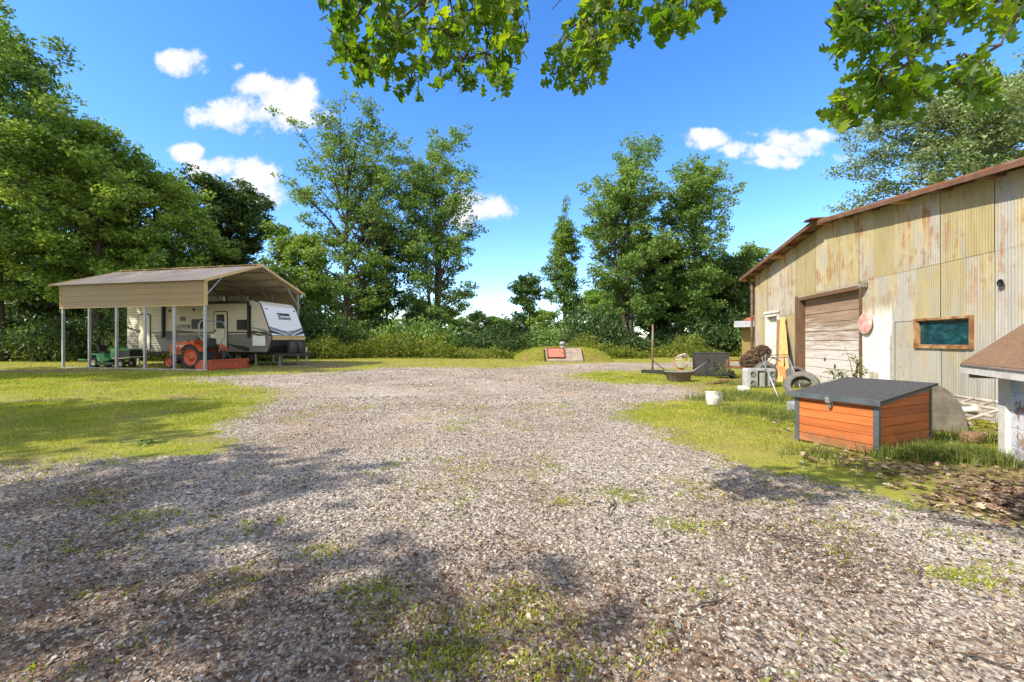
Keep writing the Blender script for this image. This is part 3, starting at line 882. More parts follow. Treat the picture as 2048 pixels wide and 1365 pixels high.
# window
M['rust_frame'] = rust_paint('rusty_yellow_frame', (.42, .30, .15), .75, 5, .7)
mb = MB()
x0, x1, z0, z1 = wi
for (a, b, c, d) in ((x0 - .035, x1 + .035, z1 - .012, z1 + .03), (x0 - .035, x1 + .035, z0 - .04, z0 + .012), (x0 - .035, x0 + .022, z0 + .012, z1 - .012), (x1 - .022, x1 + .035, z0 + .012, z1 - .012)):
    mb.box(a, b, -.055, .06, c, d)
for (a, b, c, d) in ((x0 + .024, x1 - .024, z1 - .03, z1 - .014), (x0 + .024, x1 - .024, z0 + .014, z0 + .032), (x0 + .024, x0 + .042, z0 + .032, z1 - .03), (x1 - .042, x1 - .024, z0 + .032, z1 - .03)):
    mb.box(a, b, -.03, .055, c, d)
wf = mb.build('window', M['rust_frame'], barn)
def teal():
    g = NT('teal_glass'); co = g.coord('Object', (1, 1, 1.6)); n = g.noise(co, 3.2, 6, .65, 1.2)
    c = g.ramp(n, [(.3, (.004, .014, .024)), (.5, (.008, .042, .056)), (.68, (.02, .10, .115)), (.8, (.11, .18, .18))])
    return g.bsdf(c, .12, 0, g.bump(g.noise(co, 2.0, 3), .15, .02), .5)
mb = MB(); mb.box(x0 + .025, x1 - .025, .02, .03, z0 + .014, z1 - .014); mb.build('pane', teal(), wf)
# wall details
mb = MB(); mb.box(7.08, 7.24, -.12, -.03, 2.56, 2.70, b=.01)
mb.lathe([(.02, 0), (.045, .03), (.05, .09), (.04, .1), (0, .085)], Matrix.Translation((7.13, -.1, 2.61)) @ Matrix.Rotation(PI / 2 + .5, 4, 'X') @ Matrix.Rotation(.5, 4, 'Y'), 12)
mb.build('wall_lamp', simple('old_lamp_housing', (.22, .20, .17), .6, .3, .3, 8, .1), barn)
mb = MB(); mb.box(7.42, 7.6, -.10, -.03, .40, .60, b=.008); mb.tube([(7.1, -.06, .66), (7.3, -.07, .62), (7.46, -.06, .6)], .012, 6); mb.tube([(7.55, -.06, .4), (7.55, -.06, .02)], .014, 6)
mb.build('outlet_box', simple('old_electric_box', (.40, .36, .30), .6, .2, .3, 10, .1), barn)
mb = MB(); mb.lathe([(0, 0), (.05, 0), (.062, .012), (.055, .02), (.048, .004), (0, .004)], Matrix.Translation((10.62, -.055, 2.21)) @ Matrix.Rotation(PI / 2, 4, 'X'), 12)
mb.build('vent_hole', M['black_metal'], barn)
mb = MB(); mb.tube([(-.06, -.10, 0), (-.05, -.10, 1.9), (-.06, -.10, 3.62), (-.25, -.2, 3.80)], .052, 10)
for z in (.9, 2.2, 3.3): mb.tube([(-.055, -.10, z), (-.055, -.10, z + .06)], .062, 10)
mb.build('downpipe', M['rust_pipe'], barn)
mb = MB(); mb.box(-.02, .06, -.03, .03, 0, 3.82); mb.build('corner_trim', M['rust_pipe'], barn)

# faded disc hung on the wall
s_, z_ = 7.22, zb(1731, 648)
c = Vector((BP[0], BP[1], 0)) + BW * s_ + Vector((-.982, .191, 0)) * .06
t = thing('wall_sign', (c.x, c.y, z_), math.atan2(BW.y, BW.x), 'faded pink round sign nailed up beside the garage door', 'sign')
mb = MB(); RX = Matrix.Rotation(PI / 2, 4, 'X')
mb.lathe([(0, .03), (.20, .03), (.225, .024), (.235, .01), (.235, 0), (0, 0)], RX, 28)
def faded():
    g = NT('faded_sign_paint'); n = g.noise(g.coord('Object', (1, 1, 1)), 7, 6, .7)
    return g.bsdf(g.ramp(n, [(.3, (.42, .13, .12)), (.5, (.55, .27, .25)), (.62, (.66, .52, .44)), (.8, (.45, .16, .13))]), .7, 0, g.bump(n, .2, .01))
mb.build('disc', faded(), t)
mb = MB(); mb.lathe([(.225, .026), (.235, .034), (.245, .026), (.245, 0), (.235, 0)], RX, 28); mb.build('rim', simple('pale_rim', (.50, .38, .33), .7, 0, .3, 8), t)

# ============================================================== storage box
C0 = (4.09, 4.76); t = thing('storage_box', C0, math.atan2(.419, .908), 'orange wooden storage box with a sloping grey felt lid and grey corner posts', 'box')
D, Wd = 1.2, .91
def top(x): return .615 + .115 * x
M['orange_wood'] = wood('stained_pine', (.43, .125, .036), .55, 1, 2.2, .2, .6, True)
M['orange_wood2'] = wood('stained_pine_side', (.43, .125, .036), .55, 0, 2.2, .2, .6, True)
M['box_post'] = simple('slate_grey_paint', (.075, .09, .105), .45, .2, .2, 7, .06)
mb = MB(); bh = .104
for i in range(6):
    z0 = .02 + i * bh; z1 = min(z0 + bh - .005, top(0) - .012)
    if z1 - z0 > .02:
        mb.box(.004, .022, .045, Wd - .045, z0, z1, b=.004)
mb.build('front_panel', M['orange_wood'], t)
mb = MB(); mb.box(D - .02, D - .006, .045, Wd - .045, .02, top(D) - .01); mb.build('back_panel', M['orange_wood'], t)
for ys in ((.004, .02), (Wd - .02, Wd - .004)):
    mb = MB()
    for i in range(7):
        z0 = .02 + i * bh
        za, zb_ = min(z0 + bh - .005, top(.04) - .04), min(z0 + bh - .005, top(D - .04) - .04)
        if zb_ - z0 < .01: continue
        xa = .04 if za > z0 + .004 else .04 + (z0 - (top(.04) - .04)) / .115 + .05
        pl = [(xa, z0), (D - .04, z0), (D - .04, zb_)]
        xb = .04 + max(0, (zb_ - (top(.04) - .04)) / .115)
        if za > z0 + .004:
            if xb > .06: pl += [(xb, zb_)]
            pl += [(.04, za)]
        mb.prism(pl, lambda a, b, tt: (a, tt, b), *ys)
    mb.build('side_panel', M['orange_wood2'], t)
for (x, y) in ((0, 0), (0, Wd - .045), (D - .04, 0), (D - .04, Wd - .045)):
    mb = MB(); mb.box(x - .006, x + .042, y - .006, y + .05, 0, top(x) - .005, b=.004); mb.build('corner_post', M['box_post'], t)
for y in (-.004, Wd - .026):
    mb = MB()
    mb.prism([(.042, top(.042) - .045), (D - .04, top(D - .04) - .045), (D - .04, top(D - .04) - .004), (.042, top(.042) - .004)], lambda a, b, tt: (a, tt, b), y, y + .03)
    mb.build('top_rail', M['box_post'], t)
mb = MB(); mb.prism([(-.055, top(-.055)), (D + .05, top(D + .05)), (D + .05, top(D + .05) + .024), (-.055, top(-.055) + .024)], lambda a, b, tt: (a, tt, b), -.045, Wd + .045)
mb.prism([(-.068, top(-.06) - .03), (-.056, top(-.056) - .03), (-.056, top(-.056) + .026), (-.068, top(-.06) + .026)], lambda a, b, tt: (a, tt, b), -.045, Wd + .045, 1)
mb.prism([(-.056, top(-.056) + .0245), (-.02, top(-.02) + .0245), (-.02, top(-.02) + .03), (-.056, top(-.056) + .03)], lambda a, b, tt: (a, tt, b), -.045, Wd + .045, 1)
g = NT('roofing_felt'); n = g.noise(g.coord('Object'), 70, 5, .85)
felt = g.bsdf(g.ramp(n, [(.35, (.02, .021, .022)), (.55, (.075, .075, .078)), (.72, (.22, .22, .22))]), .95, 0, g.bump(n, .5, .006), .15)
lid = mb.build('lid', [felt, M['box_post']], t)
mb = MB(); mb.box(-.08, -.068, .46, .51, .55, .62, b=.004); mb.box(-.013, -.004, .455, .515, .51, .58, b=.002); mb.tube([(-.03, .47, .545), (-.05, .485, .53), (-.03, .5, .545)], .006, 6); mb.box(-.045, -.02, .465, .505, .49, .535, b=.005)
mb.build('latch', simple('worn_chrome', (.45, .45, .45), .3, .9, .3, 20), t)

# ================================================================ well house
t = thing('well_house', (5.32, 5.0), math.atan2(-.89, -.455), 'low well house with brown shingle roof, white fascia and peeling blue wall', 'shed')
L = 2.2; K = math.tan(math.radians(41))
mb = MB(); cs = .155
for i in range(9):
    y0 = -.05 + i * cs; z0 = 1.045 + (y0) * K
    nx = 8; sh = .13 if i % 2 else 0
    for j in range(-1, nx):
        xa = max(-.03, j * .31 + sh + random.uniform(-.01, .01)); xb = min(L, (j + 1) * .31 + sh - .012)
        if xb - xa < .03: continue
        th = .012 + random.uniform(0, .004)
        mb.add([(xa, y0, z0 + .012), (xb, y0, z0 + .012), (xb, y0 + cs + .05, z0 + (cs + .05) * K), (xa, y0 + cs + .05, z0 + (cs + .05) * K),
                (xa, y0, z0 + .012 + th), (xb, y0, z0 + .012 + th), (xb, y0 + cs + .05, z0 + (cs + .05) * K + .008), (xa, y0 + cs + .05, z0 + (cs + .05) * K + .008)],
               [(0, 3, 2, 1), (4, 5, 6, 7), (0, 1, 5, 4), (1, 2, 6, 5), (2, 3, 7, 6), (3, 0, 4, 7)])
g = NT('brown_shingle'); n = g.noise(g.coord('Object'), 140, 3, .8)
c = g.mix(1, g.ramp(n, [(.3, (.085, .068, .057)), (.7, (.25, .205, .17))]), g.ramp(g.island(), [(0, .8), (1, 1.2)]), 'MULTIPLY')
mb.build('roof', g.bsdf(c, .9, 0, g.bump(n, .5, .005), .2), t)
mb = MB()
mb.prism([(-.04, 1.025), (1.35, 1.025 + 1.39 * K), (1.35, 1.05 + 1.39 * K), (-.04, 1.043)], lambda a, b, tt: (tt, a, b), -.01, L)
mb.prism([(1.35, 1.05 + 1.39 * K), (1.35, 1.03 + 1.39 * K), (2.7, 1.03), (2.7, 1.05)], lambda a, b, tt: (tt, a, b), -.01, L)
mb.build('roof_deck', M['old_lumber'], t)
mb = MB(); mb.box(-.02, L, -.035, -.012, .925, 1.03); mb.bar((-.02, -.02, .98), (-.02, 1.35, .98 + 1.37 * K), .02, .10); mb.box(0, L, -.012, .20, .945, .96)
mb.build('fascia', M['white_wood'], t)
mb = MB(); mb.box(.27, .38, .17, .215, 0, .945); mb.box(.25, .27, .17, .3, 0, .945); mb.build('corner_board', M['white_wood'], t)
mb = MB(); mb.box(.1, .16, -.01, .2, .88, .94); mb.build('rafter_tail', M['old_lumber'], t)
def peel():
    g = NT('peeling_blue_paint'); co = g.coord('Object'); n = g.noise(co, 3.5, 8, .78); n2 = g.noise(co, 9, 6, .7); z = g.sep(co)[2]
    c = g.mix(g.ramp(g.noise(co, 2.2, 6, .7), [(.40, 0), (.58, 1)]), (.62, .64, .68), (.36, .47, .62))
    c = g.mix(g.ramp(g.math('SUBTRACT', n, g.math('MULTIPLY', z, .12)), [(.44, 0), (.50, 1)]), c, g.ramp(n2, [(.3, (.20, .10, .06)), (.7, (.42, .28, .19))]))
    return g.bsdf(c, .8, 0, g.bump(n, .6, .02), .3)
mb = MB()
for i in range(5): mb.box(.38, L, .21, .24, i * .19, i * .19 + .186, b=.004)
mb.box(.26, .28, .30, 2.4, 0, .945); mb.box(L - .02, L, .24, 2.4, 0, .945); mb.box(.26, L, 2.36, 2.4, 0, .94)
mb.prism([(.24, .945), (2.4, .945), (1.32, 1.9)], lambda a, b, tt: (tt, a, b), .27, .30)
mb.build('wall', peel(), t)

# ======================================================= storm cellar, mound
ca = thing('storm_cellar', at(1130, 26.4), 0, 'concrete storm cellar front with a red steel hatch set in a grassy mound', 'storm cellar')
mb = MB(); hh = .83
mb.prism([(0, 0), (.0, .10), (.95, hh), (2.6, hh), (2.6, 0)], lambda a, b, tt: (tt, a, b), -1.13, 1.13)
mb.build('concrete_front', M['concrete'], ca)
def slope(x, k, o=0): # k up the slope 0..1
    L_ = math.hypot(.95, hh - .10)
    nx_, nz_ = -(hh - .10) / L_, .95 / L_
    return (x, .95 * k + nx_ * o, .10 + (hh - .10) * k + nz_ * o)
mb = MB()
mb.prism([(-1.0, .2), (-.02, .2), (-.02, .92), (-1.0, .92)], lambda a, b, tt: slope(a, b, tt), .03, .06)
hatch = mb.build('hatch', M['red_door'], ca)
mb = MB()
for (a, b, c_, d) in ((-1.07, -1.003, .15, .97), (-.017, .05, .15, .97), (-1.003, -.017, .923, .97), (-1.003, -.017, .15, .197)):
    mb.prism([(a, c_), (b, c_), (b, d), (a, d)], lambda a, b, tt: slope(a, b, tt), .0, .09)
mb.build('hatch_frame', M['dark_red'], ca)
mb = MB(); mb.prism([(-.12, .5), (-.08, .5), (-.08, .6), (-.12, .6)], lambda a, b, tt: slope(a, b, tt), .06, .1); mb.build('handle', M['rust'], hatch)
mb = MB(); Mv = Matrix.Translation((0, 1.45, hh))
mb.lathe([(.14, 0), (.14, .16), (.13, .2)], Mv, 16, 0)
vent = mb.build('roof_vent', M['galv'], ca)
mb = MB()
for k in range(20):
    a = k * 2 * PI / 20; pr = [(.13, .17), (.20, .22), (.225, .30), (.20, .38), (.12, .43)]
    pts = [(r * math.cos(a + i * .13), 1.45 + r * math.sin(a + i * .13), hh + z) for i, (r, z) in enumerate(pr)]
    o = [(p[0] + .045 * math.cos(a + 1.9), p[1] + .045 * math.sin(a + 1.9), p[2]) for p in pts]
    mb.add(pts + o, [(i, i + 1, 6 + i, 5 + i) for i in range(4)], True)
mb.lathe([(.125, .425), (.06, .455), (0, .46)], Mv, 16)
mb.lathe([(.11, .17), (.18, .3), (.11, .42)], Mv, 16, 1)
mb.build('turbine', [simple('bright_aluminium', (.40, .38, .36), .4, .6, .2, 9), M['black_metal']], vent)
# earth mound heaped over the cellar
cx, cy = at(1130, 26.4); n = 72; vs = []; fs = []
P2 = np.array([[i, j] for i in np.linspace(-3.4, 3.5, n) for j in np.linspace(.08, 4.6, n)])
nn = fbm(P2 + 50, 1.2, 8)
def mound_h(x, y):
    ex = max(0, 1 - (abs(x) / 3.2) ** 2.3) if abs(x) < 3.2 else 0
    fy = min(1, max(0, (y - .05) / 1.05)) * max(0, 1 - max(0, (y - 2.4) / 2.1) ** 2)
    return .92 * (ex ** .55) * fy * (1.0 if abs(x) > 1.13 or y > 2.55 else .0)
for i, (p, q) in enumerate(zip(P2, nn)):
    h_ = mound_h(p[0], p[1])
    if abs(p[0]) < 1.2 and p[1] < 2.6: z = -.06
    else: z = h_ + (q - .5) * .10 * min(1, h_ * 4) - .02
    vs.append((cx + p[0], cy + p[1], z))
fs = [(i * n + j, (i + 1) * n + j, (i + 1) * n + j + 1, i * n + j + 1) for i in range(n - 1) for j in range(n - 1)]
me = np_mesh('mound', np.array(vs), np.array(fs), True)
g = NT('mound_turf'); co = g.coord('Object'); n1 = g.noise(co, 5, 7, .75); n2 = g.noise(co, 1.1, 4)
c = g.mix(g.ramp(n2, [(.42, 0), (.6, 1)]), g.ramp(n1, [(.3, (.09, .11, .015)), (.7, (.24, .23, .05))]), g.ramp(n1, [(.3, (.14, .085, .04)), (.7, (.30, .20, .09))]))
tag(link('mound', me, g.bsdf(c, .95, 0, g.bump(n1, 1, .06), .2)), kind='structure')
Pm = np.array([(cx + random.uniform(-3.3, 3.4), cy + random.uniform(.1, 2.8)) for _ in range(9000)])
zz = np.array([mound_h(p[0] - cx, p[1] - cy) for p in Pm]); ok = zz > .03
blades('mound_grass', Pm[ok], .08, .010, M['lawn'], 'patchy grass on the earth mound of the cellar', 'grass', .7, hz=zz[ok] - .01)
# =================================================================== carport
RZ = math.atan2(-.22, .975)
CP = at(410, 18.8)
cpo = thing('carport', CP, RZ, 'beige metal carport on grey posts over the camper and tractor', 'carport')
LX, WY, EZ, RZ_ = -8.4, 5.75, 4.03, 5.10
def crz(y): return EZ + (RZ_ - EZ) * (1 - abs(y - WY / 2) / (WY / 2))
for i in range(6):
    x = LX * i / 5
    for y in (0, WY):
        mb = MB(); zt = EZ - .02 if not (i == 0 and y == 0) else 2.86
        mb.box(x - .045, x + .045, y - .045, y + .045, .05, EZ - .02)
        mb.build('post', M['galv'], cpo)
mb = MB()
for y in (0, WY): mb.box(LX - .1, .1, y - .045, y + .045, 0, .05)
mb.build('base_rail', M['galv'], cpo)
mb = MB()
for i in range(6):
    x = LX * i / 5
    mb.bar((x, 0, EZ - .06), (x, WY / 2, RZ_ - .06), .06, .06); mb.bar((x, WY / 2, RZ_ - .06), (x, WY, EZ - .06), .06, .06)
    mb.build('roof_bow', M['galv'], cpo); mb = MB()
    for y0, sg in ((0, 1), (WY, -1)):
        mb.bar((x, y0 + sg * .03, EZ - .72), (x, y0 + sg * .85, crz(y0 + sg * .85) - .09), .045, .045)
        mb.build('brace', M['galv'], cpo); mb = MB()
for y in (.75, 1.5, 2.25, WY - 2.25, WY - 1.5, WY - .75):
    mb.bar((LX, y, crz(y) - .015), (0, y, crz(y) - .015), .07, .03)
mb.build('purlin', M['galv'], cpo)
mb = MB(); ov = .22; x0, x1 = LX - .55, .28
nx = 100
for side in (0, 1):
    ya, yb = (-ov, WY / 2) if side == 0 else (WY / 2, WY + ov)
    vs = []
    xs = []
    px_ = x0
    while px_ < x1:
        for d_, h_ in ((0, 0), (.18, 0), (.195, .022), (.225, .022), (.24, 0)):
            if px_ + d_ <= x1: xs.append((px_ + d_, h_))
        px_ += .24
    for y in (ya, yb):
        for x, h_ in xs: vs.append((x, y, crz(y) + .02 + h_))
    m = len(xs)
    mb.add(vs, [(i, i + 1, m + i + 1, m + i) for i in range(m - 1)])
rf = mb.build('roof', M['roof_tin'], cpo, fix=False)
so = rf.modifiers.new('t', 'SOLIDIFY'); so.thickness = .004
mb = MB()
for x in (x0 - .01, x1 + .01):
    mb.bar((x, -ov - .02, crz(-ov) + .0), (x, WY / 2, RZ_ + .005), .04, .12); mb.bar((x, WY / 2, RZ_ + .005), (x, WY + ov + .02, crz(WY + ov)), .04, .12)
mb.bar((x0, WY / 2, RZ_ + .055), (x1, WY / 2, RZ_ + .055), .30, .02)
mb.build('gable_trim', M['beige_trim'], cpo)
def panel(y, sg):
    mb = MB(); z0 = 2.90; n = 4
    for i in range(n):
        za = z0 + i * (EZ - .01 - z0) / n; zb_ = z0 + (i + 1) * (EZ - .01 - z0) / n
        mb.box(LX - .06, .05, min(y, y + sg * .012), max(y, y + sg * .012), za, zb_ - .03)
        mb.box(LX - .06, .05, min(y, y + sg * .026), max(y, y + sg * .026), zb_ - .03, zb_ - .001)
    return mb
panel(-.05, -1).build('side_panel', M['beige_panel'], cpo); panel(WY + .05, 1).build('side_panel', M['beige_panel'], cpo)
mb = MB()
for x in (.045, LX - .10):
    mb.box(x, x + .05, -.085, .05, 2.88, EZ - .0)
mb.box(LX - .1, .09, -.085, -.051, 2.86, 2.898)
mb.build('corner_trim', M['beige_trim'], cpo)

# ============================================================ travel trailer
TP = (-12.1, 21.5)
tr = thing('travel_trailer', TP, RZ, 'white and grey travel trailer with dark chevron stripes parked under the carport', 'camper trailer')
def Lx(px):
    k = -(px - 1024) / F
    return -(k * 21.5 - 12.1) / (.975 - k * .22)
def Tz(py, lx): return H + (682.5 - py) * (21.5 - .22 * lx) / F
TW = 2.4
prof = [(-9.4, .74), (-.3, .74), (-.02, 1.05), (0, 1.5), (-.60, 3.02), (-.70, 3.2), (-.86, 3.32), (-1.05, 3.36), (-9.3, 3.38), (-9.4, 3.28)]
def siding():
    g = NT('trailer_siding'); co = g.coord('Object'); x, y, z = g.sep(co)
    wv = g.n('ShaderNodeTexWave', {'Vector': co, 'Scale': 3.3, 'Distortion': 0.0}, wave_type='BANDS', bands_direction='Z', wave_profile='SIN').outputs[1]
    up = g.mix(g.noise(co, 1.5, 4), (.58, .55, .46), (.66, .63, .55))
    lo = g.mix(g.noise(co, 1.5, 4), (.17, .165, .155), (.22, .215, .20))
    c = g.mix(g.math('LESS_THAN', z, 1.66), up, lo)
    c = g.mix(g.math('MULTIPLY', g.math('LESS_THAN', z, 1.78), g.math('GREATER_THAN', z, 1.70)), c, (.07, .06, .05))
    c = g.mix(g.ramp(wv, [(.0, .35), (.14, 0)]), c, (.10, .09, .08))
    return g.bsdf(c, .4, 0, g.bump(wv, .6, .03), .5)
mb = MB(); mb.prism(prof, lambda a, b, tt: (a, tt, b), 0, TW)
body = mb.build('body', siding(), tr)
# nose skin: white upper cap, beige band, dark lower cap
def nose(y, k, o=0):      # k metres up the slanted face
    Ld = math.hypot(.60, 1.52); ux, uz = -.60 / Ld, 1.52 / Ld
    return (0 + ux * k + uz * o, y, 1.5 + uz * k - ux * o)
def nose_plate(poly, o0, o1, name, mat):
    mb = MB(); mb.prism(poly, lambda a, b, tt: nose(a, b, tt), o0, o1); return mb.build(name, mat, tr)
g = NT('white_nose_skin'); co = g.coord('Object')
wv = g.n('ShaderNodeTexWave', {'Vector': co, 'Scale': 2.2}, wave_type='BANDS', bands_direction='Z').outputs[1]
wskin = g.bsdf(g.mix(g.ramp(wv, [(0, .25), (.10, 0)]), (.72, .73, .75), (.30, .30, .31)), .35, 0, g.bump(wv, .3, .02))
nose_plate([(.03, .1), (TW - .03, .1), (TW - .03, 1.62), (TW - .15, 1.72), (.03, 1.72)], .004, .02, 'front_cap', wskin)
Y2 = 1.25
nose_plate([(.0, .60), (Y2, .24), (TW, .60), (TW, .44), (Y2, .08), (.0, .44)], .021, .027, 'stripe', M['stripe_grey'])
nose_plate([(.35, .44), (Y2, .31), (2.1, .44), (2.1, .42), (Y2, .27), (.35, .42)], .028, .031, 'stripe', M['stripe_dark'])
nose_plate([(.0, .40), (.95, .11), (.75, .11), (.0, .22)], .021, .028, 'stripe', M['stripe_dark'])
nose_plate([(TW, .40), (1.55, .11), (1.75, .11), (TW, .22)], .021, .028, 'stripe', M['stripe_dark'])
nose_plate([(.0, .64), (Y2, .28), (TW, .64), (TW, .60), (Y2, .24), (.0, .60)], .021, .029, 'stripe', M['white_letter'])
mb = MB(); mb.box(-.02, .03, .01, TW - .01, 1.36, 1.56); mb.build('front_band', M['beige_trim'], tr)
mb = MB(); mb.prism([(-.3, .74), (.0, 1.04), (.025, 1.355), (-.05, 1.355)], lambda a, b, tt: (a, tt, b), .0, TW); mb.build('lower_cap', M['black_plastic'], tr)
lp = nose_plate([(.85, 1.0), (1.72, 1.0), (1.72, 1.36), (.85, 1.36)], .021, .03, 'logo_plate', M['stripe_dark'])
Ld = math.hypot(.60, 1.52); up = Vector((-.6 / Ld, 0, 1.52 / Ld)); nor = Vector((1.52 / Ld, 0, .6 / Ld))
def frame_m(o, xa, ya):
    za = xa.cross(ya); return Matrix(((xa.x, ya.x, za.x, o[0]), (xa.y, ya.y, za.y, o[1]), (xa.z, ya.z, za.z, o[2]), (0, 0, 0, 1)))
mb = MB(); text_into(mb, 'Coleman', .235, frame_m(nose(1.26, 1.175, .033), Vector((0, 1, 0)), up), bold=.004)
mb.prism([(.88, 1.03), (1.69, 1.03), (1.69, 1.045), (.88, 1.045)], lambda a, b, tt: nose(a, b, tt), .0305, .034)
mb.build('lettering', M['white_letter'], lp)
for y in (.22, 2.2):
    mb = MB(); mb.prism([(y - .07, 1.52), (y + .07, 1.52), (y + .07, 1.57), (y - .07, 1.57)], lambda a, b, tt: nose(a, b, tt), .021, .04); mb.build('marker_light', M['black_plastic'], tr)
# dark trim between side and nose
mb = MB(); mb.tube([(p[0] + .005, -.005, p[1]) for p in prof[2:8]], .028, 8); mb.build('edge_trim', M['black_plastic'], tr)
mb = MB(); mb.tube([(p[0] + .005, TW + .005, p[1]) for p in prof[2:8]], .028, 8); mb.build('edge_trim', M['black_plastic'], tr)
# side graphics
def side_poly(poly, name, mat, o0=.004, o1=.012):
    mb = MB(); mb.prism(poly, lambda a, b, tt: (a, -tt, b), o0, o1); return mb.build(name, mat, tr)
side_poly([(-1.2, 2.02), (-.30, 1.86), (-.18, 1.72), (-1.2, 1.95)], 'stripe', M['stripe_grey'])
side_poly([(-1.2, 1.85), (-.1, 1.66), (-.06, 1.56), (-1.2, 1.79)], 'stripe', M['stripe_dark'])
side_poly([(-1.2, 1.74), (-.3, 1.5), (-.2, 1.38), (-1.2, 1.66)], 'stripe', M['stripe_dark'], .013, .018)
side_poly([(-1.15, 1.64), (-.35, 1.44), (-.5, 1.42), (-1.15, 1.6)], 'stripe', M['white_letter'], .019, .023)
side_poly([(-6.0, 1.92), (-4.3, 1.74), (-4.3, 1.70), (-6.0, 1.8)], 'stripe', M['stripe_dark'])
side_poly([(-9.38, 2.12), (-8.0, 1.66), (-7.7, 1.52), (-8.15, 1.66), (-9.38, 2.0)], 'stripe', M['stripe_dark'])
side_poly([(-3.0, 1.2), (-1.35, .98), (-1.35, .78), (-1.6, .78)], 'stripe', M['black_plastic'])
# doors with dark rounded surrounds
def rounded(x0, x1, z0, z1, r, n=5):
    out = []
    for cx, cz, a0 in ((x1 - r, z0 + r, -PI / 2), (x1 - r, z1 - r, 0), (x0 + r, z1 - r, PI / 2), (x0 + r, z0 + r, PI)):
        for k in range(n + 1): a = a0 + k * PI / 2 / n; out.append((cx + r * math.cos(a), cz + r * math.sin(a)))
    return out
M['door_white'] = simple('cream_door_skin', (.58, .55, .45), .4, 0, .08, 3)
for xa, xb, za, zb_, win in ((Lx(277), Lx(302), .80, 2.78, False), (Lx(428), Lx(456), .80, 2.86, True)):
    mb = MB(); mb.prism(rounded(xa, xb, za, zb_, .14), lambda a, b, tt: (a, -tt, b), .004, .022)
    dr = mb.build('door', M['black_plastic'], tr)
    mb = MB(); mb.prism(rounded(xa + .055, xb - .055, za + .01, zb_ - .06, .1), lambda a, b, tt: (a, -tt, b), .023, .034); mb.build('door_skin', M['door_white'], dr)
    mb = MB(); mb.box(xa + .07, xa + .16, -.06, -.035, 1.78, 1.9); mb.build('handle', M['black_plastic'], dr)
    if win:
        mb = MB(); mb.prism(rounded(xa + .19, xb - .19, 1.95, 2.68, .06), lambda a, b, tt: (a, -tt, b), .035, .042); mb.build('door_window', M['glass_dark'], dr)
for xa, xb, za, zb_ in ((Lx(383.5), Lx(409), 1.93, 2.45), (Lx(474), Lx(498), 1.86, 2.40)):
    mb = MB(); mb.prism(rounded(xa, xb, za, zb_, .08), lambda a, b, tt: (a, -tt, b), .004, .02); wdw = mb.build('window', M['black_plastic'], tr)
    mb = MB(); mb.prism(rounded(xa + .03, xb - .03, za + .03, zb_ - .03, .06), lambda a, b, tt: (a, -tt, b), .021, .026); mb.build('pane', M['glass_dark'], wdw)
xa, xb = Lx(353), Lx(380)
lp = side_poly([(xa, 1.97), (xb, 1.97), (xb + .05, 2.17), (xa + .05, 2.17)], 'logo_plate', M['stripe_dark'])
mb = MB(); text_into(mb, 'Coleman', .19, frame_m(((xa + xb) / 2, -.014, 2.075), Vector((1, 0, 0)), Vector((0, 0, 1))), bold=.002); mb.build('lettering', M['cream'], lp)
for px_, py_ in ((339, 622), (387.5, 620)):
    x = Lx(px_); mb = MB(); mb.lathe([(0, .03), (.06, .03), (.085, .004)], Matrix.Translation((x, 0, Tz(py_, x))) @ Matrix.Rotation(PI / 2, 4, 'X'), 14); mb.build('round_vent', M['black_plastic'], tr)
x = Lx(366); mb = MB(); mb.box(x - .17, x + .17, -.03, -.004, 2.38, 2.58, b=.01)
mb.build('vent_grille', M['black_plastic'], tr)
x = Lx(344); mb = MB(); mb.box(x - .34, x + .34, -.02, -.004, 1.36, 1.84, b=.008); mb.build('service_hatch', M['black_plastic'], tr)
xa, xb = Lx(506), Lx(531); mb = MB(); mb.prism(rounded(xa, xb, Tz(692, -.6), Tz(672.5, -.6), .06), lambda a, b, tt: (a, -tt, b), .004, .03)
mb.build('storage_hatch', simple('white_hatch', (.70, .72, .74), .35, 0, .06, 3), tr)
mb = MB(); mb.box(-.22, -.14, -.025, -.004, 1.44, 1.52, b=.008); mb.build('amber_light', simple('amber_lens', (.65, .25, .03), .3), tr)
# awning rolled along the roof edge, two black arms
xa, xb = Lx(328), Lx(499)
mb = MB(); mb.tube([(xa, -.09, 3.30), (xb, -.09, 3.30)], .07, 12); mb.build('awning_roll', M['black_plastic'], tr)
for x in (xa, xb):
    mb = MB(); mb.bar((x, -.07, 1.45), (x, -.07, 3.28), .10, .08); mb.bar((x + .09, -.04, 1.6), (x + .09, -.04, 3.1), .05, .05); mb.build('awning_arm', M['black_metal'], tr)
mb = MB(); mb.box(-6.9, -6.1, .8, 1.6, 3.37, 3.66, b=.06); mb.build('air_conditioner', M['black_plastic'], tr)
mb = MB()
for y in (.45, 1.95): mb.bar((-9.4, y, .66), (-.2, y, .66), .08, .16)
for x in (-9, -6, -3, -.4): mb.bar((x, .45, .66), (x, 1.95, .66), .07, .12)
mb.bar((-.2, .45, .6), (1.25, 1.2, .6), .08, .12); mb.bar((-.2, 1.95, .6), (1.25, 1.2, .6), .08, .12); mb.bar((1.2, 1.2, .6), (1.5, 1.2, .6), .1, .1)
mb.build('chassis', M['black_metal'], tr)
mb = MB(); mb.tube([(1.05, 1.2, .04), (1.05, 1.2, .62)], .035, 8); mb.box(.95, 1.15, 1.1, 1.3, 0, .04); mb.tube([(1.05, 1.2, .62), (1.05, 1.2, .98)], .045, 8); mb.build('tongue_jack', M['galv'], tr)
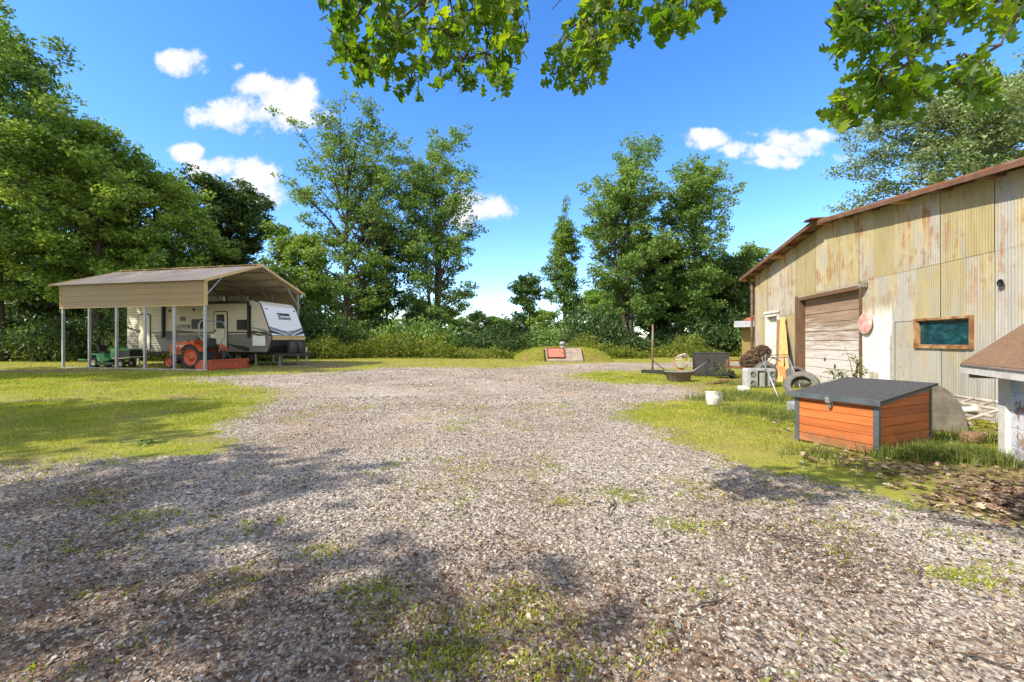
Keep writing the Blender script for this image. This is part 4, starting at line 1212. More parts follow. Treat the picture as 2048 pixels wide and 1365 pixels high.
mb = MB(); mb.lathe([(.24, 0), (.26, .1), (.26, .45), (.2, .58), (0, .62)], Matrix.Translation((.40, .95, .68)), 18); mb.lathe([(.24, 0), (.26, .1), (.26, .45), (.2, .58), (0, .62)], Matrix.Translation((.40, 1.5, .68)), 18)
mb.build('gas_cover', M['black_plastic'], tr)
for x, y in ((-1.25, .3), (-.2, .75), (-1.25, 2.1), (-9.0, .3), (-9.0, 2.1)):
    mb = MB(); mb.bar((x, y, 0.04), (x, y, .66), .07, .07); mb.box(x - .09, x + .09, y - .09, y + .09, 0, .04); mb.build('stabiliser_leg', M['galv'], tr)
def wheel(name, parent, x, y, r, w, rim_mat, rim_r, lugs=0, tyre_mat=None, n=28):
    """wheel with its axle along y, standing at ground"""
    MM = Matrix.Translation((x, y, r)) @ Matrix.Rotation(PI / 2, 4, 'X')
    h = w / 2; mb = MB()
    mb.lathe([(rim_r, -h * .8), (rim_r * 1.1, -h), (r * .93, -h), (r, -h * .75), (r, h * .75), (r * .93, h), (rim_r * 1.1, h), (rim_r, h * .8)], MM, n, closed=True)
    if lugs:
        for k in range(lugs):
            a = 2 * PI * k / lugs
            for sd_ in (-1, 1):
                aa = a + (PI / lugs if sd_ > 0 else 0)
                p0 = MM @ Vector((r * 1.0 * math.cos(aa), r * 1.0 * math.sin(aa), sd_ * h * .95)); p1 = MM @ Vector((r * 1.005 * math.cos(aa + .24), r * 1.005 * math.sin(aa + .24), 0))
                mb.bar(p0, p1, .035, .055)
    ty = mb.build('wheel', tyre_mat or M['rubber'], parent)
    mb = MB()
    for sg in (-1, 1):
        mb.lathe([(rim_r * 1.04, sg * h * .82), (rim_r * .98, sg * h * .86), (rim_r * .86, sg * h * .55), (rim_r * .45, sg * h * .30), (rim_r * .40, sg * h * .55), (rim_r * .2, sg * h * .6), (0, sg * h * .6)], MM, n)
    for k in range(6):
        a = k * PI / 3; mb.lathe([(.0, h * .64), (rim_r * .05, h * .64), (rim_r * .05, h * .2)], MM @ Matrix.Translation((rim_r * .3 * math.cos(a), rim_r * .3 * math.sin(a), 0)), 6)
        mb.lathe([(.0, -h * .66), (rim_r * .05, -h * .66), (rim_r * .05, -h * .2)], MM @ Matrix.Translation((rim_r * .3 * math.cos(a), rim_r * .3 * math.sin(a), 0)), 6)
    mb.build('rim', rim_mat, ty)
    return ty
for x in (-3.4, -4.25):
    for y in (.16, TW - .16): wheel('wheel', tr, x, y, .36, .2, M['galv'], .2)

# =================================================================== tractor
tk = thing('tractor', at(379, 19.8), RZ, 'orange compact tractor with a grey roll bar parked nose left under the carport', 'tractor')
def twheels():
    for y in (.16, 1.34): wheel('wheel', tk, 0, y, .55, .30, M['orange_paint'], .37, 16)
    for y in (.22, 1.28): wheel('wheel', tk, -1.40, y, .29, .19, M['orange_paint'], .20, 0)
twheels()
mb = MB()
mb.prism([(-1.72, .66), (-1.74, 1.02), (-1.66, 1.18), (-1.4, 1.24), (-.62, 1.30), (-.55, 1.1), (-.55, .66)], lambda a, b, tt: (a, tt, b), .47, 1.03)
hood = mb.build('hood', M['orange_paint'], tk)
mb = MB()
for i in range(9): mb.box(-1.6 + i * .09, -1.55 + i * .09, .458, .468, .72, .92)
mb.build('side_grille', M['orange_rust'], hood)
mb = MB(); mb.box(-1.77, -1.745, .5, 1.0, .7, 1.0)
for i in range(8): mb.box(-1.785, -1.77, .52, .98, .71 + i * .035, .725 + i * .035)
mb.build('front_grille', M['black_plastic'], hood)
for y in (.58, .92):
    mb = MB(); mb.lathe([(0, .02), (.07, .015), (.085, 0)], Matrix.Translation((-1.73, y, 1.08)) @ Matrix.Rotation(-PI / 2, 4, 'Y'), 12); mb.build('headlight', simple('lamp_glass', (.6, .6, .58), .15), hood)
mb = MB(); text_into(mb, 'L285  KUBOTA', .13, frame_m((-1.08, .462, 1.06), Vector((1, 0, 0)), Vector((0, 0, 1))), bold=.003); mb.build('lettering', M['white_letter'], hood)
mb = MB(); mb.box(-1.75, .35, .55, .95, .42, .66); mb.tube([(-1.4, .2, .29), (-1.4, 1.3, .29)], .05, 8); mb.box(-1.5, -1.3, .6, .9, .25, .45); mb.box(-.35, .4, .52, .98, .3, .8); mb.tube([(0, .1, .55), (0, 1.4, .55)], .09, 10)
mb.build('engine_block', M['black_metal'], tk)
mb = MB(); mb.prism([(-.62, .75), (-.62, 1.28), (-.45, 1.36), (-.30, 1.30), (-.36, .75)], lambda a, b, tt: (a, tt, b), .5, 1.0)
mb.box(-.40, .0, .05, 1.45, .62, .66)
mb.build('dash_cowl', M['orange_paint'], tk)
for y in (.0, 1.20):
    mb = MB(); arc = [(.62 * math.cos(a), .55 + .62 * math.sin(a)) for a in np.linspace(math.radians(150), math.radians(25), 12)]
    inn = [(.60 * math.cos(a), .55 + .60 * math.sin(a)) for a in np.linspace(math.radians(25), math.radians(150), 12)]
    mb.prism(arc + inn, lambda a, b, tt: (a, tt, b), y, y + .32)
    mb.build('fender', M['orange_paint'], tk)
mb = MB(); mb.box(-.02, .42, .52, .98, .98, 1.08, b=.03); mb.box(.36, .46, .52, .98, 1.05, 1.42, b=.03); mb.build('seat', M['black_plastic'], tk)
mb = MB(); MS = Matrix.Translation((-.28, .75, 1.48)) @ Matrix.Rotation(-.5, 4, 'Y')
ring = [MS @ Vector((.19 * math.cos(a), .19 * math.sin(a), 0)) for a in np.linspace(0, 2 * PI, 21)[:-1]]
mb.tube(ring, .014, 6, closed=True); mb.tube([MS @ Vector((0, 0, 0)), (-.42, .75, 1.25)], .02, 6); mb.tube([MS @ Vector((-.19, 0, 0)), MS @ Vector((.19, 0, 0))], .01, 5); mb.build('steering_wheel', M['black_plastic'], tk)
mb = MB(); x = .50
mb.tube([(x, .42, .75), (x, .30, 1.28), (x - .02, .08, 1.52), (x - .04, .06, 2.06), (x - .05, .16, 2.22), (x - .05, .30, 2.25), (x - .05, 1.20, 2.25), (x - .05, 1.34, 2.22), (x - .04, 1.44, 2.06), (x - .02, 1.42, 1.52), (x, 1.20, 1.28), (x, 1.08, .75)], .032, 8)
mb.build('roll_bar', simple('grey_roll_bar', (.27, .30, .30), .5, .2, .2, 6), tk)
mb = MB(); mb.box(.50, .56, .62, .80, 1.45, 1.62); mb.build('triangle_sign', M['cream'], tk)
mb = MB(); mb.tube([(-1.15, .9, 1.24), (-1.15, .9, 1.36)], .05, 8); mb.build('exhaust', M['black_metal'], tk)
mb = MB()
for y in (.5, 1.0): mb.bar((.25, y, .45), (1.25, y, .33), .04, .06)
mb.bar((.35, .75, .8), (1.3, .75, .62), .04, .04); mb.bar((.42, .4, .85), (1.0, .5, .4), .03, .03); mb.bar((.42, 1.1, .85), (1.0, 1.0, .4), .03, .03)
mb.build('hitch', M['black_metal'], tk)
bb = thing('box_blade', (CP[0] + .10, CP[1] + .15), RZ, 'worn orange steel box blade hitched behind the tractor', 'box blade')
mb = MB(); mb.box(0, .04, -.02, 2.0, .02, .46, b=.008); mb.box(-.5, -.46, -.02, 2.0, .05, .42); mb.box(-.02, .075, -.02, 2.0, .40, .46); mb.box(-.05, .09, -.02, 2.0, .02, .07); mb.build('blade', M['orange_rust'], bb)
for y in (-.05, 1.96):
    mb = MB(); mb.prism([(-.75, .0), (.12, .0), (.12, .46), (-.45, .46), (-.75, .2)], lambda a, b, tt: (a, tt, b), y, y + .03); mb.build('end_plate', M['orange_rust'], bb)
mb = MB()
for y in (.75, 1.2): mb.bar((-.05, y, .46), (-.3, .98, .95), .04, .06)
mb.build('hitch_frame', M['black_metal'], bb)

# ============================================================== riding mower
mw = thing('riding_mower', at(215, 20.9), RZ + .05, 'old green riding mower parked nose right under the carport', 'lawn mower')
mb = MB()
mb.prism([(.15, .42), (.15, .88), (.3, .93), (1.15, .93), (1.32, .90), (1.32, .86), (.62, .84), (.60, .44)], lambda a, b, tt: (a, tt, b), 0, .62); 
hd = mb.build('hood', M['green_paint'], mw)
mb = MB(); mb.box(.60, 1.28, .02, .60, .48, .86); mb.build('grille', M['black_plastic'], mw)
mb = MB(); mb.prism([(.3, .42), (.95, .44), (1.32, .50), (1.32, .54), (.95, .49), (.3, .48)], lambda a, b, tt: (a, tt, b), -.02, .64); mb.build('bumper', M['cream'], mw)
mb = MB(); mb.prism([(-1.1, .34), (-1.1, .66), (-1.0, .70), (-.15, .68), (-.1, .5), (.15, .42), (.15, .36), (-.2, .30), (-.50, .30), (-.62, .60), (-.92, .60), (-.94, .34)], lambda a, b, tt: (a, tt, b), -.06, .16)
mb.prism([(-1.1, .34), (-1.1, .66), (-1.0, .70), (-.15, .68), (-.1, .5), (.15, .42), (.15, .36), (-.2, .30), (-.50, .30), (-.62, .60), (-.92, .60), (-.94, .34)], lambda a, b, tt: (a, tt, b), .5, .70)
mb.box(-1.08, .1, .16, .5, .38, .66)
mb.build('fender', M['green_paint'], mw)
mb = MB(); mb.box(-1.75, -1.1, -.02, .66, .33, .37, b=.01); mb.bar((-1.75, -.02, .38), (-1.1, -.02, .38), .02, .05); mb.build('rear_tray', M['green_paint'], mw)
mb = MB(); mb.box(-.72, -.30, .12, .52, .70, .78, b=.03); mb.box(-.82, -.70, .12, .52, .76, 1.10, b=.04); mb.build('seat', M['black_plastic'], mw)
mb = MB(); MS = Matrix.Translation((.12, .31, 1.02)) @ Matrix.Rotation(-.6, 4, 'Y'); ring = [MS @ Vector((.17 * math.cos(a), .17 * math.sin(a), 0)) for a in np.linspace(0, 2 * PI, 21)[:-1]]
mb.tube(ring, .014, 6, closed=True); mb.tube([MS @ Vector((0, 0, 0)), (.25, .31, .88)], .018, 6); mb.build('steering_wheel', M['black_plastic'], mw)
for x, y, r, w_ in ((-.77, .02, .25, .2), (-.77, .62, .25, .2), (.75, .06, .19, .14), (.75, .56, .19, .14)): wheel('wheel', mw, x, y, r, w_, M['cream'], r * .5)
mb = MB(); mb.box(-.45, .5, -.15, .77, .12, .26, b=.04); mb.build('mower_deck', simple('dark_green_deck', (.05, .10, .06), .7, 0, .4, 6, .1, dirt=.6), mw)
# ===================================================== yard junk by the barn
def P3(px, py, d):
    p = at(px, d); return Vector((p[0], p[1], zat(py, d)))

# lone upright steel post
p = G(1305, 746); t = tag(MB().tube([(0, 0, -.02), (0, 0, 1.0), (.012, 0, 1.95)], .038, 10).tube([(0, 0, 1.1), (0, 0, 1.16)], .045, 10).lathe([(.05, 1.95), (.04, 1.98), (0, 1.98)], None, 10).build('steel_post', rust_paint('rusty_post', (.16, .15, .14), .6, 9, .5), None, p),
                          'tall rusty steel post standing upright in the grass', 'post')
# fallen basketball goal
bg_ = thing('basketball_goal', at(1400, 15.6), 0, 'toppled basketball goal with black backboard and orange rim lying in the grass', 'basketball goal')
o = Vector((bg_.location.x, bg_.location.y, 0))
def rel(v): return Vector(v) - o
mb = MB()
a, b = P3(1388, 747, 15.9), P3(1460, 746, 15.7); a.z = .02; b.z = .02
def bbp(u, v, t_): # across 0..1, up metres, thickness
    q = a.lerp(b, u) - o; return (q.x, q.y + t_ + v * .12, .05 + v)
mb.prism([(0, 0), (1, 0), (1, .80), (0, .80)], bbp, 0, .05)
for u in (0.0, .985): mb.prism([(u, 0), (u + .02, 0), (u + .02, .82), (u, .82)], bbp, -.02, .07)
mb.prism([(0, .79), (1, .79), (1, .83), (0, .83)], bbp, -.02, .07); mb.prism([(0, 0), (1, 0), (1, .04), (0, .04)], bbp, -.02, .07)
for k in range(1, 24): mb.prism([(k / 24, .05), (k / 24 + .008, .05), (k / 24 + .008, .78), (k / 24, .78)], bbp, -.008, 0)
mb.build('backboard', simple('black_backboard', (.045, .042, .045), .6, 0, .3, 4, .1, dirt=.3), bg_)
mb = MB()
q0, q1 = P3(1284, 747.5, 17.0), P3(1462, 753, 14.9); q0.z = .10; q1.z = .12
mb.bar(rel(q0), rel(q1), .13, .13); mb.bar(rel(q0) + Vector((.6, -.25, -.02)), rel(q1) + Vector((.0, -.3, -.0)), .07, .07)
mb.tube([rel(q1) + Vector((-.05, 0, -.0)), rel(q1) + Vector((.06, 0, 0))], .16, 14)
mb.build('pole', M['black_metal'], bg_)
rc = P3(1362, 724, 16.0) - o; Rr = .265
tl = Matrix.Translation(rc) @ Matrix.Rotation(math.radians(78), 4, 'X') @ Matrix.Rotation(.15, 4, 'Y')
ring = [tl @ Vector((Rr * math.cos(x), Rr * math.sin(x), 0)) for x in np.linspace(0, 2 * PI, 33)[:-1]]
mb = MB(); mb.tube(ring, .016, 8, closed=True)
bt = tl @ Vector((0, -Rr, 0))
mb.bar(bt, (bt.x - .02, bt.y, .08), .14, .02); mb.tube([bt + Vector((-.06, 0, .02)), (bt.x - .1, bt.y + .03, .06)], .012, 6); mb.tube([bt + Vector((.06, 0, .02)), (bt.x + .1, bt.y + .03, .06)], .012, 6)
rim = mb.build('rim', M['orange_rust'], bg_)
mb = MB(); K_ = 12
for k in range(K_):
    for s in (-1, 1):
        pts = []
        for i in range(6):
            f = i / 5; r_ = Rr * (1 - .42 * f); an = 2 * PI * k / K_ + s * f * 1.05
            pts.append(tl @ Vector((r_ * math.cos(an), r_ * math.sin(an) + .10 * f, .34 * f)))
        mb.tube(pts, .006, 4)
mb.build('net', simple('net_cord', (.62, .60, .58), .9, 0, .3, 20), rim)
for (x0, y0, d0, x1, y1, d1, m_) in ((1384.7, 743.5, 14.6, 1415.5, 723, 15.55, 'galv'), (1415.5, 723, 15.55, 1440, 740, 15.3, 'black_metal'), (1305.5, 722, 17.5, 1334, 744, 14.2, 'black_metal')):
    mb = MB(); mb.tube([rel(P3(x0, y0, d0)), rel(P3(x1, y1, d1))], .017, 8); mb.build('strut', M[m_], bg_)
mb = MB(); h0 = rel(P3(1415.5, 723, 15.55)); mb.tube([h0, h0 + Vector((0, 0, .14)), h0 + Vector((.02, .1, .28))], .022, 6); mb.lathe([(.0, -.05), (.05, -.03), (.05, .03), (0, .05)], Matrix.Translation(h0), 10); mb.build('bracket', M['black_metal'], bg_)
# feed tub
p = G(1357, 763); t = thing('feed_tub', (p[0], p[1]), .2, 'round grey plastic feed tub sitting in front of the fallen basketball goal', 'tub')
mb = MB(); mb.lathe([(0, .0), (.33, 0), (.35, .015), (.42, .30), (.455, .305), (.455, .335), (.425, .335), (.405, .31), (.335, .04), (0, .04)], Matrix.Scale(.9, 4, (0, 1, 0)), 40); mb.build('tub', M['tub_grey'], t)
mb = MB()
for k in range(2):
    a_ = PI * k; c_ = Vector((.455 * math.cos(a_), .41 * math.sin(a_), .28)); mb.tube([c_ + Vector((0, -.1, 0)), c_ + Vector((.04 * math.cos(a_), -.05, -.05)), c_ + Vector((.04 * math.cos(a_), .05, -.05)), c_ + Vector((0, .1, 0))], .012, 6)
mb.build('handle', M['black_plastic'], t)
# loose boards in the grass
for (x0, y0, x1, y1, w_, m_, lb) in ((1436, 760, 1484, 763.5, .14, 'old_lumber', 'dark weathered board lying flat in the grass'), (1420, 769, 1452, 766, .2, 'rust', 'rusty flat steel plate lying beside the drive')):
    a_, b_ = Vector((*G(x0, y0), .03)), Vector((*G(x1, y1), .045)); c_ = (a_ + b_) / 2
    mb = MB(); mb.bar(a_ - c_ + Vector((0, 0, .03)), b_ - c_ + Vector((0, 0, .045)), w_, .035); tag(mb.build('board' if m_ == 'old_lumber' else 'steel_plate', M[m_], None, (c_.x, c_.y, 0)), lb, 'board' if m_ == 'old_lumber' else 'plate')
# iron bench with lattice
t = thing('garden_bench', at(1486, 15.0), -.45, 'rusty iron lattice bench under the brown netting', 'bench')
mb = MB()
for x in (-.5, .5):
    mb.bar((x, -.25, 0), (x, -.25, .58), .05, .05); mb.bar((x, .28, 0), (x, .28, .62), .05, .05); mb.bar((x, -.27, .58), (x, .3, .60), .06, .05)
mb.bar((-.5, -.25, .36), (.5, -.25, .36), .05, .05); mb.bar((-.5, .28, .36), (.5, .28, .36), .05, .05); mb.bar((-.5, .3, .60), (.5, .3, .60), .05, .05)
mb.build('frame', M['rust'], t)
mb = MB()
for i in range(11): mb.bar((-.46 + i * .092, -.25, .38), (-.46 + i * .092, .28, .38), .022, .02)
for i in range(6): mb.bar((-.48, -.22 + i * .09, .395), (.48, -.22 + i * .09, .395), .022, .012)
mb.build('seat', M['rust'], t)
mb = MB()
for x in (-.5, .5):
    for k in range(6):
        z0 = .08 + k * .08; mb.bar((x, -.22, z0), (x, .25, z0 + .1), .018, .018); mb.bar((x, -.22, z0 + .1), (x, .25, z0), .018, .018)
mb.build('side_lattice', M['rust'], t)
# brown net roll
nv, nf = [], []; nu, nw = 90, 44; cc = at(1516, 14.9); A_ = Vector((-.52, 0, .42)); B_ = Vector((.40, .1, 1.02))
for i in range(nu):
    f = i / (nu - 1); c_ = A_.lerp(B_, f)
    for k in range(nw):
        a_ = 2 * PI * k / nw
        r_ = (.27 - .05 * f) * math.sqrt(max(.0, 1 - abs(2 * f - 1) ** 5)) + .002
        r_ *= 1 + .10 * math.sin(9 * a_ + 22 * f + 2 * math.sin(7 * f)) + .07 * math.sin(17 * a_ - 13 * f) + .05 * math.sin(31 * f + 3 * a_)
        ax = (B_ - A_).normalized(); sx = ax.cross(Vector((0, 1, 0))).normalized(); sy = Vector((0, 1, 0))
        nv.append(c_ + sx * r_ * math.cos(a_) + sy * r_ * 1.0 * math.sin(a_))
for i in range(nu - 1):
    for k in range(nw): nf.append((i * nw + k, i * nw + (k + 1) % nw, (i + 1) * nw + (k + 1) % nw, (i + 1) * nw + k))
g = NT('brown_netting'); n_ = g.noise(g.coord('Object', (1, 1, 1)), 16, 8, .75, 1.5)
nm = g.bsdf(g.ramp(n_, [(.35, (.05, .035, .025)), (.55, (.19, .13, .09)), (.75, (.36, .27, .20))]), .95, 0, g.bump(n_, 1, .05), .2)
nvA = np.array([v[:] for v in nv]); pick = rng.integers(0, len(nvA), 5200); ctr = nvA[pick]; nn_ = len(pick)
axv = np.array((B_ - A_).normalized()[:]); dvec = axv[None] * rng.normal(1, .25, (nn_, 1)) + rng.normal(0, .45, (nn_, 3)); dvec /= np.linalg.norm(dvec, axis=1)[:, None]
sv = np.cross(dvec, rng.normal(size=(nn_, 3))); sv /= np.linalg.norm(sv, axis=1)[:, None]; ll = rng.uniform(.04, .13, (nn_, 1)); cq = ctr + rng.normal(0, .012, (nn_, 3))
qv = np.stack([cq - dvec * ll * .5 - sv * .012, cq - dvec * ll * .5 + sv * .012, cq + dvec * ll * .5 + sv * .010, cq + dvec * ll * .5 - sv * .010], 1).reshape(-1, 3)
qf = np.arange(4 * nn_).reshape(nn_, 4) + len(nvA)
t = tag(link('netting_roll', np_mesh('netting_roll', np.concatenate([nvA, qv]), np.concatenate([np.array(nf), qf]), False), nm, None, (cc[0], cc[1], .0)), 'shaggy brown roll of netting heaped on the iron bench', 'netting')
# grey goal base
p = at(1525, 11.9); t = thing('goal_base', p, .05, 'grey plastic basketball goal base standing on edge with round wells', 'goal base')
mb = MB(); Wb, Hb = .80, .53
cut = [(-.28, .13), (.28, .13), (-.28, .38), (.28, .38)]
mb.prism(rounded(-Wb / 2, Wb / 2, 0, Hb, .06), lambda a, b, tt: (a, tt, b), .03, .30)
fr = rounded(-Wb / 2 + .02, Wb / 2 - .02, .02, Hb - .02, .05)
mb.box(-.38, -.13, -.0, .03, .03, .5, b=.012); mb.box(.13, .38, -.0, .03, .03, .5, b=.012); mb.box(-.09, .09, -.02, .03, .02, .42, b=.012); mb.box(-.13, .13, .0, .03, .46, .51, b=.01)
body_ = mb.build('shell', M['grey_plastic'], t)
for x, z in cut:
    mb = MB(); Mx = Matrix.Translation((x, -.002, z)) @ Matrix.Rotation(PI / 2, 4, 'X')
    mb.lathe([(.078, -.002), (.078, .014), (.066, .014), (.055, -.0), (.0, -.0)], Mx, 20); mb.build('well', simple('well_shadow_grey', (.13, .135, .14), .7, 0, .2, 8), body_)
mb = MB(); mb.bar((-.11, -.004, .06), (-.11, -.004, .44), .03, .02); mb.bar((.11, -.004, .06), (.11, -.004, .44), .03, .02); mb.bar((-.11, -.004, .435), (.11, -.004, .435), .03, .03)
mb.build('handle', M['black_plastic'], t)
# tyres
def tyre(mb, r, w_):
    h = w_ / 2
    mb.lathe([(r * .58, -h * .8), (r * .64, -h * .98), (r * .80, -h * 1.05), (r * .93, -h * .9), (r * .99, -h * .6), (r, 0), (r * .99, h * .6), (r * .93, h * .9), (r * .80, h * 1.05), (r * .64, h * .98), (r * .58, h * .8), (r * .62, h * .7), (r * .86, h * .55), (r * .9, 0), (r * .86, -h * .55), (r * .62, -h * .7)], None, 44, closed=True)
    for k in range(44):
        a_ = 2 * PI * k / 44
        for s in (-1, 0, 1):
            aa = a_ + (.07 if s == 0 else 0); c_ = Vector((r * math.cos(aa), r * math.sin(aa), s * h * .42))
            tg_ = Vector((-math.sin(aa), math.cos(aa), 0)); mb.bar(c_ - tg_ * .017, c_ + tg_ * .017, h * .34, .012)
    return mb
ty0 = tyre(MB(), .34, .22).build('tyre', M['grey_rubber'])
tag(ty0, 'weathered grey tyre leaning against the back of the orange box', 'tyre', 'tyres by the barn wall')
p = at(1604, 9.8); ty0.location = (p[0], p[1], .26); ty0.rotation_euler = (math.radians(62), math.radians(-12), math.radians(-35))
for (x, d, z, e, lb, sc_) in ((1597, 11.9, .30, (math.radians(52), 0, math.radians(15)), 'weathered grey tyre tilted in front of the garage door jamb', .95), (1530, 12.55, .34, (math.radians(90), 0, 0), 'dark tyre standing upright behind the grey goal base', .98)):
    c_ = ty0.copy(); COL.objects.link(c_); p = at(x, d); c_.location = (p[0], p[1], z); c_.rotation_euler = e; c_.scale = (sc_,) * 3; tag(c_, lb)
# broken white bucket
p = G(1428, 811); t = thing('bucket', (p[0], p[1]), .3, 'cracked white plastic bucket tilted in the grass', 'bucket')
mb = MB(); Mx = Matrix.Translation((-.03, 0, .0)) @ Matrix.Rotation(.12, 4, 'Y') @ Matrix.Rotation(-.1, 4, 'X')
nb_ = 28; vs = []; rows = [(.115, 0), (.12, .01), (.135, .12), (.14, .14), (.14, .15), (.135, .155), (.145, .25), (.152, .26), (.152, .275), (.146, .275)]
for r_, z in rows:
    for k in range(nb_):
        a_ = 2 * PI * k / nb_; zz = z - (.10 * max(0, math.cos(a_ - .4)) ** 6 if z > .2 else 0); vs.append(Mx @ Vector((r_ * math.cos(a_), r_ * math.sin(a_), zz)))
m_ = len(rows); fs = [(i * nb_ + k, i * nb_ + (k + 1) % nb_, (i + 1) * nb_ + (k + 1) % nb_, (i + 1) * nb_ + k) for i in range(m_ - 1) for k in range(nb_)] + [tuple(range(nb_))[::-1]]
mb.add(vs, fs, True); bk = mb.build('body', M['white_plastic'], t); bk.modifiers.new('s', 'SOLIDIFY').thickness = .004
mb = MB(); mb.add([(.13, -.05, .01), (.20, -.02, .02), (.21, .0, .25), (.10, -.06, .26), (.16, -.05, .14)], [(0, 1, 4), (1, 2, 4), (2, 3, 4), (3, 0, 4)]); sh = mb.build('broken_piece', M['white_plastic'], t); sh.modifiers.new('s', 'SOLIDIFY').thickness = .004
# pale chunk and stones
def lump(name, loc, s, mat, label, cat, seed=1):
    r = np.random.default_rng(seed); bm = bmesh.new(); bmesh.ops.create_icosphere(bm, subdivisions=3, radius=1)
    for v in bm.verts:
        c_ = v.co.copy(); k = max(abs(c_.x), abs(c_.y), abs(c_.z)); v.co = c_ / k ** .7 * (1 + .08 * math.sin(5 * c_.x + seed) * math.cos(4 * c_.y) + r.normal(0, .03)); v.co = Vector((v.co.x * s[0], v.co.y * s[1], v.co.z * s[2] + s[2] * .8))
    me = bpy.data.meshes.new(name); bm.to_mesh(me); bm.free()
    o_ = link(name, me, mat, None, (*loc, 0), seed * .7); return tag(o_, label, cat)
lump('concrete_chunk', G(1487, 783), (.16, .11, .08), simple('pale_concrete', (.60, .60, .58), .9, 0, .2, 8, .4), 'pale broken concrete chunk in the tall grass before the goal base', 'concrete chunk', 2)
lump('stone', G(1585, 822), (.09, .07, .10), simple('grey_blue_stone', (.20, .215, .245), .9, 0, .4, 12, .4), 'blue grey stone beside the left corner post of the box', 'stone', 3)
lump('log_end', G(1946, 884), (.16, .10, .07), M['old_lumber'], 'dark rotten log end in the grass before the white pipes', 'log', 5)
# tubular folding stand
t = thing('folding_stand', at(1560, 10.2), 0, 'spindly metal tube stand with splayed legs beside the goal base', 'stand'); o = Vector((t.location.x, t.location.y, 0))
def R3(px, py, d): return P3(px, py, d) - o
legs = [((1523.5, 716, 10.3), (1559, 801, 9.3)), ((1576, 713, 10.5), (1606, 790, 9.75)), ((1531, 712, 10.9), (1530, 772, 11.6)), ((1576, 712, 10.9), (1584, 770, 11.6))]
for a_, b_ in legs:
    mb = MB(); q0, q1 = R3(*a_), R3(*b_); q1.z = max(q1.z, .0); mb.tube([q0, q1], .015, 8); mb.tube([q1, q1 + (q1 - q0).normalized() * .03], .02, 8); mb.build('leg', M['galv'], t)
mb = MB(); mb.tube([R3(1528, 711, 10.6), R3(1577, 710, 10.6)], .012, 6); mb.tube([R3(1526, 716, 10.35), R3(1577, 714.5, 10.5)], .014, 6); mb.tube([R3(1534, 726, 10.5), R3(1545, 717, 10.5), R3(1556, 720, 10.5), R3(1562, 724, 10.5)], .010, 6); mb.tube([R3(1547, 797, 9.4), R3(1575, 791.5, 9.6)], .010, 6); mb.build('cross_bar', M['rust_pipe'], t)
mb = MB(); q = R3(1555, 715.5, 10.5); mb.box(q.x - .14, q.x + .14, q.y - .12, q.y + .12, q.z - .012, q.z + .012, b=.005); mb.build('tray', M['galv'], t)
# leaning boards
for (x0, y0, d0, x1, y1, d1, w_, th, m_, lb) in (
        (1561, 766, 13.5, 1565.5, 637, 14.25, .14, .05, 'lumber', 'tan timber board leaning by the white door, its foot nearest the door'),
        (1577, 768, 13.2, 1566.5, 636, 14.3, .10, .05, 'lumber', 'tan timber board leaning by the white door, its foot nearest the garage'),
        (1557, 755, 14.0, 1559, 640, 14.6, .16, .04, 'old_lumber', 'dark brown board leaning behind the two tan boards'),
        (1583, 752, 13.9, 1570, 668, 14.2, .12, .04, 'timber_brown', 'short reddish brown board leaning beside the garage jamb')):
    a_, b_ = P3(x0, y0, d0), P3(x1, y1, d1); a_.z = .0; mb = MB()
    mb.bar(Vector((0, 0, 0)), b_ - Vector((a_.x, a_.y, 0)), w_, th); tag(mb.build('leaning_board', M[m_], None, (a_.x, a_.y, 0)), lb, 'board', 'boards leaning on the barn')
p = at(1574, 13.5); t = thing('wooden_crate', p, -.2, 'narrow open wooden crate behind the leaning boards', 'crate')
mb = MB(); mb.box(-.2, .2, 0, .03, 0, .5); mb.box(-.2, -.17, .03, .3, 0, .5); mb.box(.17, .2, .03, .3, 0, .5); mb.box(-.17, .17, .27, .3, 0, .5); mb.box(-.17, .17, .03, .27, 0, .03); mb.build('crate', M['lumber'], t)

# grey mat standing behind the storage box
t = thing('grey_mat', at(1846, 6.15), -.25, 'worn grey rounded rubber mat standing on edge behind the orange box', 'mat')
pl = [(-.45, 0)] + [(.55, 0)] + [(.55 * math.cos(a_) ** .85 if math.cos(a_) > 0 else 0, .70 * math.sin(a_) ** .9) for a_ in np.linspace(.0, PI / 2, 24)[1:]] + [(-.45, .70)]
mb = MB(); mb.prism(pl, lambda a, b, tt: (a, tt + .10 * (a * a) + .10 * b, b), 0, .035); mb.build('mat', simple('grey_felt_rubber', (.15, .135, .11), .95, 0, .35, 5, .5, .02, dirt=.3), t)
M['dirty_white'] = simple('dirty_white_pipe', (.36, .32, .27), .6, 0, .3, 9, .2, dirt=.8)
